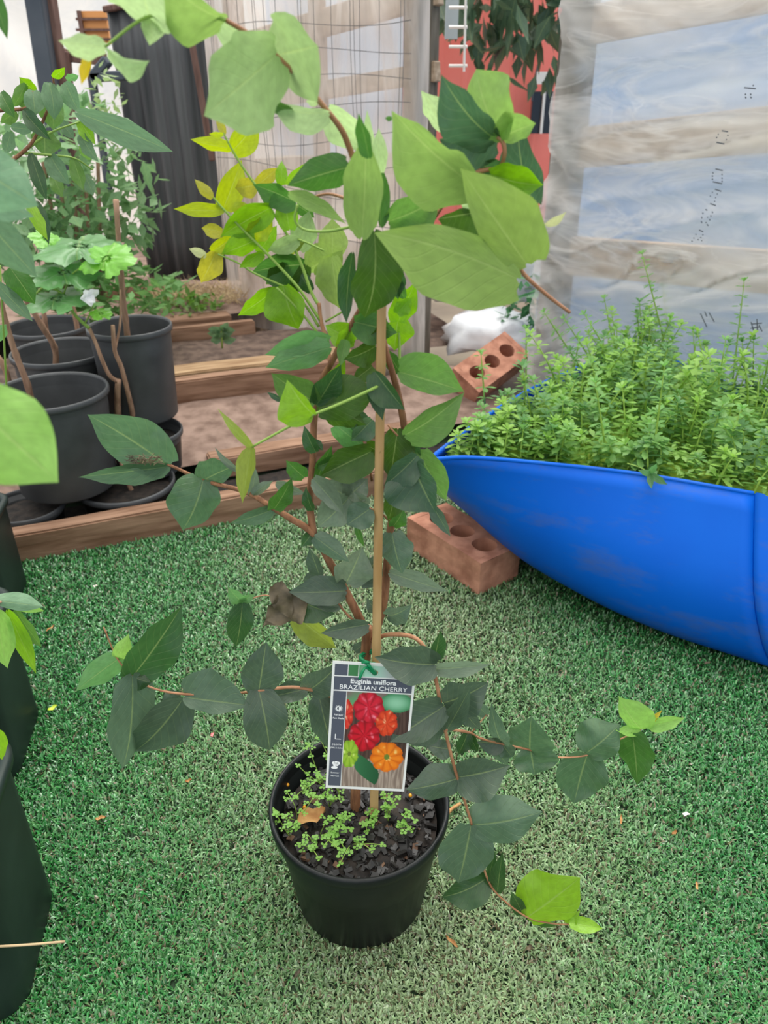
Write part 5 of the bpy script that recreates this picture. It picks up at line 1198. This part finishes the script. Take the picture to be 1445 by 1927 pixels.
# ================================================================ PLANTS AT THE LEFT
sh = empty('leafy_shrub', (-0.62, 1.0, 0.2)); tag(sh, 'green shrub with long drooping leaves at the upper left', 'shrub')
def Ls(*a, **k): return leaf(sh, *a, **k)
for a in [((92, 156), (102, 226), 18, 18, 'GR', 1.10), ((62, 171), (66, 219), 18, 20, 'GR', 1.10), ((100, 182), (100, 245), 26, 20, 'M2', 1.13), ((123, 156), (150, 212), 16, 18, 'GR', 1.12),
          ((47, 158), (22, 202), 10, 14, 'M2', 1.11), ((66, 172), (36, 145), 12, 12, 'B', 1.12), ((100, 146), (122, 127), 8, 8, 'B', 1.10), ((126, 150), (148, 142), 6, 8, 'G', 1.11),
          ((45, 208), (96, 264), 12, 16, 'T', 1.09), ((84, 246), (85, 295), 26, 24, 'M2', 1.13), ((150, 228), (180, 272), 14, 10, 'B', 1.14), ((152, 250), (186, 305), 12, 12, 'GR', 1.14),
          ((146, 212), (326, 286), 26, 22, 'GR', 0.80), ((95, 293), (130, 348), 20, 16, 'GR', 1.12), ((138, 300), (157, 358), 14, 12, 'M2', 1.14), ((58, 290), (88, 378), 14, 12, 'T', 1.10),
          ((22, 240), (64, 244), 10, 10, 'GR', 1.10), ((2, 175), (28, 222), 14, 14, 'M', 1.08), ((50, 376), (90, 452), 12, 12, 'L', 1.08), ((70, 380), (92, 460), 12, 12, 'T', 1.12),
          ((-5, 300), (-2, 345), 14, 14, 'M', 1.1), ((20, 250), (10, 290), 12, 12, 'GR', 1.1), ((30, 210), (0, 230), 10, 12, 'M2', 1.12), ((170, 300), (150, 270), 10, 10, 'M2', 1.15),
          ((115, 230), (140, 262), 10, 12, 'GR', 1.15), ((120, 175), (140, 195), 10, 10, 'B', 1.13), ((60, 195), (25, 185), 10, 10, 'M2', 1.12), ((100, 330), (118, 372), 12, 12, 'M2', 1.16),
          ((40, 330), (28, 372), 12, 12, 'GR', 1.14), ((160, 330), (176, 368), 12, 10, 'GR', 1.16), ((150, 205), (182, 228), 9, 10, 'G', 1.15)]:
    Ls(a[0], a[1], a[2], a[3], a[4], a[5], a[5] - 0.01, pw=(0.55, 0.62))
stem(sh, [(-60, 225, 1.1), (0, 208, 1.1), (50, 203, 1.1), (62, 172, 1.1)], 0.003, 0.0015, 'bark'); stem(sh, [(10, 310, 1.1), (45, 285, 1.1), (68, 255, 1.1), (100, 180, 1.11), (100, 146, 1.1)], 0.003, 0.0012, 'bark')
stem(sh, [(45, 285, 1.1), (95, 250, 1.12), (150, 229, 1.14)], 0.002, 0.001, 'green_stem'); stem(sh, [(45, 288, 1.1), (95, 292, 1.12), (140, 298, 1.14), (175, 320, 1.15)], 0.002, 0.001, 'green_stem')
stem(sh, [(10, 310, 1.1), (-20, 420, 1.08), (-40, 640, 1.05), (-60, 900, 1.02)], 0.004, 0.007, 'cane', 'trunk')
# small-leaved bush behind it
bu = empty('background_bush', PY(160, 470, 2.4)); tag(bu, 'dense small-leaved bush behind the black pots', 'bush')
leaf_cloud(700, PY(130, 345, 2.45), (0.27, 0.2, 0.27), 0.055, (128, 166, 116), 'foliage', bu, 21, LEAF, droop=0.5)
leaf_cloud(420, PY(80, 430, 2.4), (0.34, 0.2, 0.18), 0.06, (112, 152, 100), 'foliage', bu, 22, LEAF, droop=0.3)
leaf_cloud(90, PY(205, 220, 2.6), (0.05, 0.1, 0.14), 0.035, (150, 176, 118), 'foliage', bu, 23, LEAF, droop=0.2)
for k in range(5): meshobj('trunk', *tube(spline([PY(90 + 26 * k, 560, 2.4), PY(100 + 22 * k, 430, 2.42), PY(80 + 26 * k, 300, 2.45)]), [0.009] * 5 + [0.006] * 6, 6), M['cane'], bu, True)
wb = leaf_cloud(560, PY(185, 548, 2.35), (0.28, 0.18, 0.09), 0.045, (116, 164, 96), 'undergrowth', None, 24, LEAF, droop=0.0)
tag(wb, 'low green undergrowth at the foot of the bush', 'weeds', kind='stuff')
wb2 = leaf_cloud(200, PY(345, 572, 2.75), (0.16, 0.1, 0.035), 0.035, (104, 146, 62), 'step_weeds', None, 25, LEAF, droop=-0.2); tag(wb2, 'low green weeds in front of the straw clump', 'weeds', kind='stuff')
def straw():
    rr = random.Random(8); parts = []
    for _ in range(900):
        c = PY(rr.uniform(285, 470), 560, 2.9) + Vector((0, rr.uniform(-0.1, 0.1), rr.uniform(-0.01, 0.03))); d = Vector((rr.uniform(-1, 1), rr.uniform(-1, 1), rr.uniform(0, 1.0))).normalized() * rr.uniform(0.03, 0.085); s = d.orthogonal().normalized() * 0.0016
        parts.append(([c - s, c + s, c + d], [(0, 1, 2)]))
    o = meshobj('straw_clump', *join(*parts), M['straw']); tag(o, 'dry tan straw heaped under the black corrugated sheet', 'straw', kind='stuff')
straw()
sd_ = empty('seedling', PY(420, 650, 2.33)); tag(sd_, 'small pale green seedling on the bare upper bed', 'seedling')
for k in range(12):
    a = k * 2.4; b0 = (417 + 4 * math.cos(a), 640 - k * 2.4); leaf(sd_, b0, (b0[0] + 24 * math.cos(a), b0[1] + 9 * math.sin(a) - 2), 7, 7, 'GR', 2.33, 2.33 + 0.02 * math.sin(a))
stem(sd_, [(418, 655, 2.33), (417, 612, 2.33)], 0.003, 0.002, 'green_stem', 'stem')

# near leaves hanging in from the left edge
nl = empty('foreground_shrub', (-0.5, 0.55, 0.2)); tag(nl, 'broad blurred leaves reaching in from the left edge, closest to the camera', 'shrub')
for a in [((-70, 300), (72, 388), 52, 56, 'BG', 0.42, 0.44), ((-60, 360), (64, 408), 30, 18, 'BG', 0.45, 0.46), ((-40, 400), (70, 522), 34, 34, 'GR', 0.50, 0.52), ((20, 505), (66, 572), 26, 22, 'M', 0.85, 0.86),
          ((-10, 530), (62, 605), 14, 14, 'GR', 0.84, 0.85), ((-70, 740), (110, 908), 96, 84, 'LB', 0.30, 0.31), ((-20, -40), (14, 74), 14, 14, 'M', 0.55, 0.55), ((-10, 640), (12, 610), 12, 12, 'G', 0.9, 0.9)]:
    leaf(nl, *a[:7], pw=(0.5, 0.55), roll=0.1)
stem(nl, [(-30, 905, 0.55), (-60, 700, 0.5), (-80, 500, 0.48), (-60, 350, 0.45)], 0.004, 0.002, 'cane', 'trunk'); stem(nl, [(-10, 720, 0.9), (15, 870 - 50, 0.9), (0, 500, 0.85)], 0.002, 0.001, 'green_stem')
ml = empty('square_pot_shrub', (-0.62, 0.84, 0.18)); tag(ml, 'pale leaves drooping over the middle square pot', 'shrub')
for a in [((-10, 1130), (82, 1142), 14, 20, 'BG', 0.66, 0.66), ((5, 1128), (84, 1150), 10, 12, 'LB', 0.68, 0.69), ((-6, 1150), (14, 1258), 24, 22, 'LB', 0.655, 0.65), ((15, 1150), (68, 1268), 14, 16, 'L', 0.665, 0.665),
          ((30, 1148), (78, 1218), 14, 12, 'M2', 0.68, 0.68), ((20, 1170), (50, 1240), 10, 10, 'LB', 0.70, 0.70), ((-5, 1375), (4, 1430), 12, 12, 'L', 0.5, 0.5)]:
    leaf(ml, *a[:7], pw=(0.5, 0.6))
stem(ml, [(-30, 1270, 0.74), (-25, 1200, 0.70), (-8, 1140, 0.66), (15, 1132, 0.67)], 0.003, 0.0012, 'cane', 'trunk')

# canes standing in the pots, and the lobed vine
vn = empty('young_vine', PY(245, 780, 1.66)); tag(vn, 'young vine with jagged lobed leaves on bare brown canes', 'vine')
def cane(parent, pts, r0, r1, name='cane', m='cane'):
    o = stem(parent, pts, r0, r1, m, name, 4, 8); return o
cane(vn, [(252, 800, 1.68), (248, 770, 1.66), (240, 735, 1.64), (228, 690, 1.63), (216, 660, 1.62), (212, 612, 1.62)], 0.0065, 0.0045)
cane(vn, [(222, 790, 1.66), (221, 740, 1.63), (223, 715, 1.62)], 0.008, 0.006); cane(vn, [(221, 718, 1.62), (205, 705, 1.61), (190, 672, 1.60), (182, 650, 1.60), (168, 618, 1.60)], 0.005, 0.004)
cane(vn, [(168, 618, 1.60), (150, 602, 1.60), (138, 588, 1.60), (120, 555, 1.60), (85, 540, 1.60), (62, 560, 1.60)], 0.004, 0.002, 'tendril', 'green_stem'); cane(vn, [(160, 608, 1.6), (170, 590, 1.6), (175, 575, 1.6)], 0.002, 0.0015, 'tendril', 'green_stem')
cane(vn, [(216, 660, 1.62), (226, 608, 1.64), (226, 545, 1.66)], 0.003, 0.0022)
cane(vn, [(120, 553, 1.60), (128, 530, 1.6), (140, 512, 1.6), (170, 495, 1.6)], 0.002, 0.0015, 'tendril', 'green_stem')
def lobed(c, rx, ry, tilt, yaw, col, seed, Y):
    rr = random.Random(seed); n = 72; V, Fc, uv = [], [], []; cc = PY(*c, Y); k = (cc - O).dot(Vector((0, CP, -SP))) / F
    RM = Matrix.Rotation(yaw, 3, 'Z') @ Matrix.Rotation(tilt, 3, 'X')
    rings = 6
    V.append(cc); uv.append((0.5, 0.5))
    for q in range(1, rings + 1):
        for i in range(n):
            a = 2 * math.pi * i / n; rad = 0.80 + 0.20 * abs(math.cos(2.5 * a)) + ((i % 4) * 0.035 - 0.05) * (q / rings) ** 3
            if abs(a - math.pi * 1.5) < 0.25: rad *= 0.6
            t = q / rings; z = -0.10 * t * t + 0.10 * t * mnoise.noise(Vector((math.cos(a) * t * 2.2 + seed, math.sin(a) * t * 2.2, 0))) + 0.05 * mnoise.noise(Vector((math.cos(a) * t * 7, math.sin(a) * t * 7, seed)))
            V.append(cc + RM @ Vector((math.cos(a) * rad * rx * k * t, math.sin(a) * rad * ry * k * t, z * rx * k))); uv.append((0.5 + 0.5 * t * math.cos(a) + 0.02, 0.5 + 0.5 * t * math.sin(a)))
    for i in range(n): Fc.append((0, 1 + i, 1 + (i + 1) % n))
    for q in range(rings - 1):
        for i in range(n): a, b = 1 + q * n + i, 1 + q * n + (i + 1) % n; Fc.append((a, b, b + n, a + n))
    o = meshobj('lobed_leaf', V, Fc, LEAF, vn, True, uv); c_, g = PAL[col]; o.color = (*lin(c_), 0.7); return o
PAL['V1'] = ((98, 152, 88), 0.7); PAL['V2'] = ((120, 190, 60), 0.6)
lobed((150, 462), 92, 84, 0.15, 0.2, 'V1', 1, 1.64); lobed((200, 486), 60, 46, 0.6, -0.3, 'V2', 2, 1.58); lobed((120, 512), 66, 60, 0.3, 0.5, 'V1', 3, 1.60); lobed((105, 562), 58, 60, 0.2, 0.1, 'V1', 4, 1.57)
lobed((190, 590), 22, 20, 0.4, 0.7, 'V2', 5, 1.57); lobed((85, 448), 30, 28, 0.6, 0.9, 'V2', 6, 1.66)
fl = empty('white_flower', PY(168, 556, 1.56)); tag(fl, 'crumpled white flower between the lobed leaves', 'flower')
for k, (tx, ty) in enumerate(((186, 545), (180, 570), (150, 562), (172, 578), (160, 545))): leaf(fl, (168, 558), (tx, ty), 8, 8, 'WH' if 'WH' in PAL else 'CR', 1.56, 1.55, name='petal').color = (0.86, 0.86, 0.88, 0.3)
for (pts, lab) in [([(105, 700, 1.80), (103, 655, 1.79), (78, 612, 1.76), (48, 560, 1.74), (24, 500, 1.72), (10, 465, 1.7)], 'leaning brown cane in the middle black pot'),
                   ([(62, 770, 1.58), (52, 725, 1.56), (30, 668, 1.55), (12, 610, 1.54), (0, 560, 1.53)], 'leaning grey-brown cane in the large front pot'),
                   ([(242, 650, 1.76), (236, 600, 1.75), (228, 520, 1.74), (218, 376, 1.72)], 'knobbly brown cane rising from the tall dark pot'),
                   ([(90, 640, 2.05), (84, 600, 2.04), (78, 560, 2.04)], 'short cane in the hindmost pot'), ([(150, 640, 2.04), (140, 590, 2.04), (132, 550, 2.04)], 'second short pale cane in the hindmost pot'),
                   ([(20, 730, 1.72), (8, 690, 1.70), (-12, 660, 1.70)], 'cane stub at the left edge beside the large pot'), ([(248, 925, 1.6), (240, 905, 1.59), (232, 885, 1.58), (225, 860, 1.58)], 'thin cane in the low pot behind the front sleeper')]:
    P3 = spline([PY(*p) for p in pts], 5); n = len(P3); rr = random.Random(len(lab))
    o = meshobj('plant_cane', *tube(P3, [0.0075 * (1 - 0.3 * i / n) * (1.18 if i % 5 == 0 else 1.0) * (0.8 if 'thin' in lab else 1) for i in range(n)], 8), M['cane'], None, True); tag(o, lab, 'cane', 'bare canes in the pots')

# weed hanging over the front rim, and debris caught on a leaf
dw = empty('drooping_weed', PY(1215, 892, 1.165)); tag(dw, 'small weed sprig hanging down over the front rim of the blue drum', 'weed')
for b_, t_, w_ in (((1222, 892), (1226, 920), 6), ((1226, 893), (1256, 912), 7), ((1224, 892), (1200, 884), 6), ((1222, 890), (1236, 872), 6)): leaf(dw, b_, t_, w_, w_, 'G', 1.155, 1.14)
stem(dw, [(1180, 872, 1.19), (1205, 880, 1.175), (1224, 892, 1.155)], 0.0014, 0.0010, 'green_stem', 'stem')
def debris():
    rr = random.Random(2); parts = []
    for _ in range(60):
        c = PY(272 + rr.uniform(-30, 32), 866 + rr.uniform(-7, 7), 0.588); d = Vector((rr.uniform(-1, 1), rr.uniform(-0.4, 0.4), rr.uniform(-0.3, 0.4))).normalized() * rr.uniform(0.003, 0.010); parts.append(tube([c - d * 0.5, c + d * 0.5 + Vector((0, 0, 0.001))], 0.0004, 3))
    o = meshobj('leaf_debris', *join(*parts), M['drydark']); tag(o, 'dry brown plant debris caught on the far left leaf', 'debris', kind='stuff')
debris()

# ================================================================ LITTER ON THE TURF
for k, (x, y, L, W, a, m, lab) in enumerate([
    (100, 1335, 0.016, 0.011, 0.8, 'YL', 'small yellow-green leaf fallen on the turf at the left'), (190, 1542, 0.014, 0.008, 0.2, 'dryleaf', 'curled brown flake on the turf at lower left'),
    (95, 1185, 0.018, 0.006, 1.0, 'dryleaf', 'slim tan flake on the turf by the middle square pot'), (355, 1472, 0.010, 0.007, 0.4, 'dryleaf', 'tiny brown flake left of the main pot'),
    (400, 1385, 0.009, 0.006, 1.2, 'PK', 'tiny pinkish petal on the turf left of the pot'), (1168, 1545, 0.014, 0.005, 1.3, 'dryleaf', 'thin tan flake right of the spreading branch'),
    (1268, 1570, 0.009, 0.006, 0.5, 'dryleaf', 'short orange-brown flake far right on the turf'), (1290, 1535, 0.010, 0.007, 0.0, 'WT', 'small pale petal at the right side of the turf'),
    (850, 1775, 0.018, 0.006, 2.4, 'dryleaf', 'tan sliver beside the foot of the main pot'), (995, 1787, 0.008, 0.007, 0.5, 'drydark', 'dark crumb on the turf at lower right'),
    (1310, 1670, 0.012, 0.004, 1.4, 'dryleaf', 'thin straw bit near the lower right'), (560, 1835, 0.009, 0.006, 0.9, 'drydark', 'dark fleck on the turf in front of the pot'),
    (630, 975, 0.010, 0.007, 0.3, 'dryleaf', 'brown fleck near the front sleeper'), (180, 1105, 0.009, 0.007, 0.1, 'WT', 'white fleck on the turf at upper left'), (1330, 1250, 0.010, 0.007, 0.1, 'drydark', 'dark fleck beneath the blue drum edge')]):
    mm = {'YL': mat('yellow_green_leaf', (186, 206, 60), 0.5), 'PK': mat('pink_petal', (220, 130, 130), 0.5), 'WT': mat('pale_petal', (232, 224, 214), 0.5)}.get(m) or M[m]
    rt = empty('fallen_leaf', G(x, y, 0.008)); tag(rt, lab, 'litter'); drop_leaf(rt, x, y, 0.009, L, W, a, mm, k + 1, 0.003)
tw = meshobj('dry_twig', *tube(spline([G(838, 1535, 0.012), G(850, 1522, 0.014), G(866, 1512, 0.012)]), [0.003] * 5 + [0.0022] * 6, 6), M['dryleaf'], None, True); tag(tw, 'short pale twig beside the right rim of the main pot', 'twig')
tw = meshobj('dry_stalk', *tube(spline([PY(-20, 1782, 0.44), PY(50, 1778, 0.43), PY(122, 1772, 0.44)]), 0.0012, 5), M['straw'], None, True); tag(tw, 'thin dry stalk lying across the nearest square pot', 'twig')
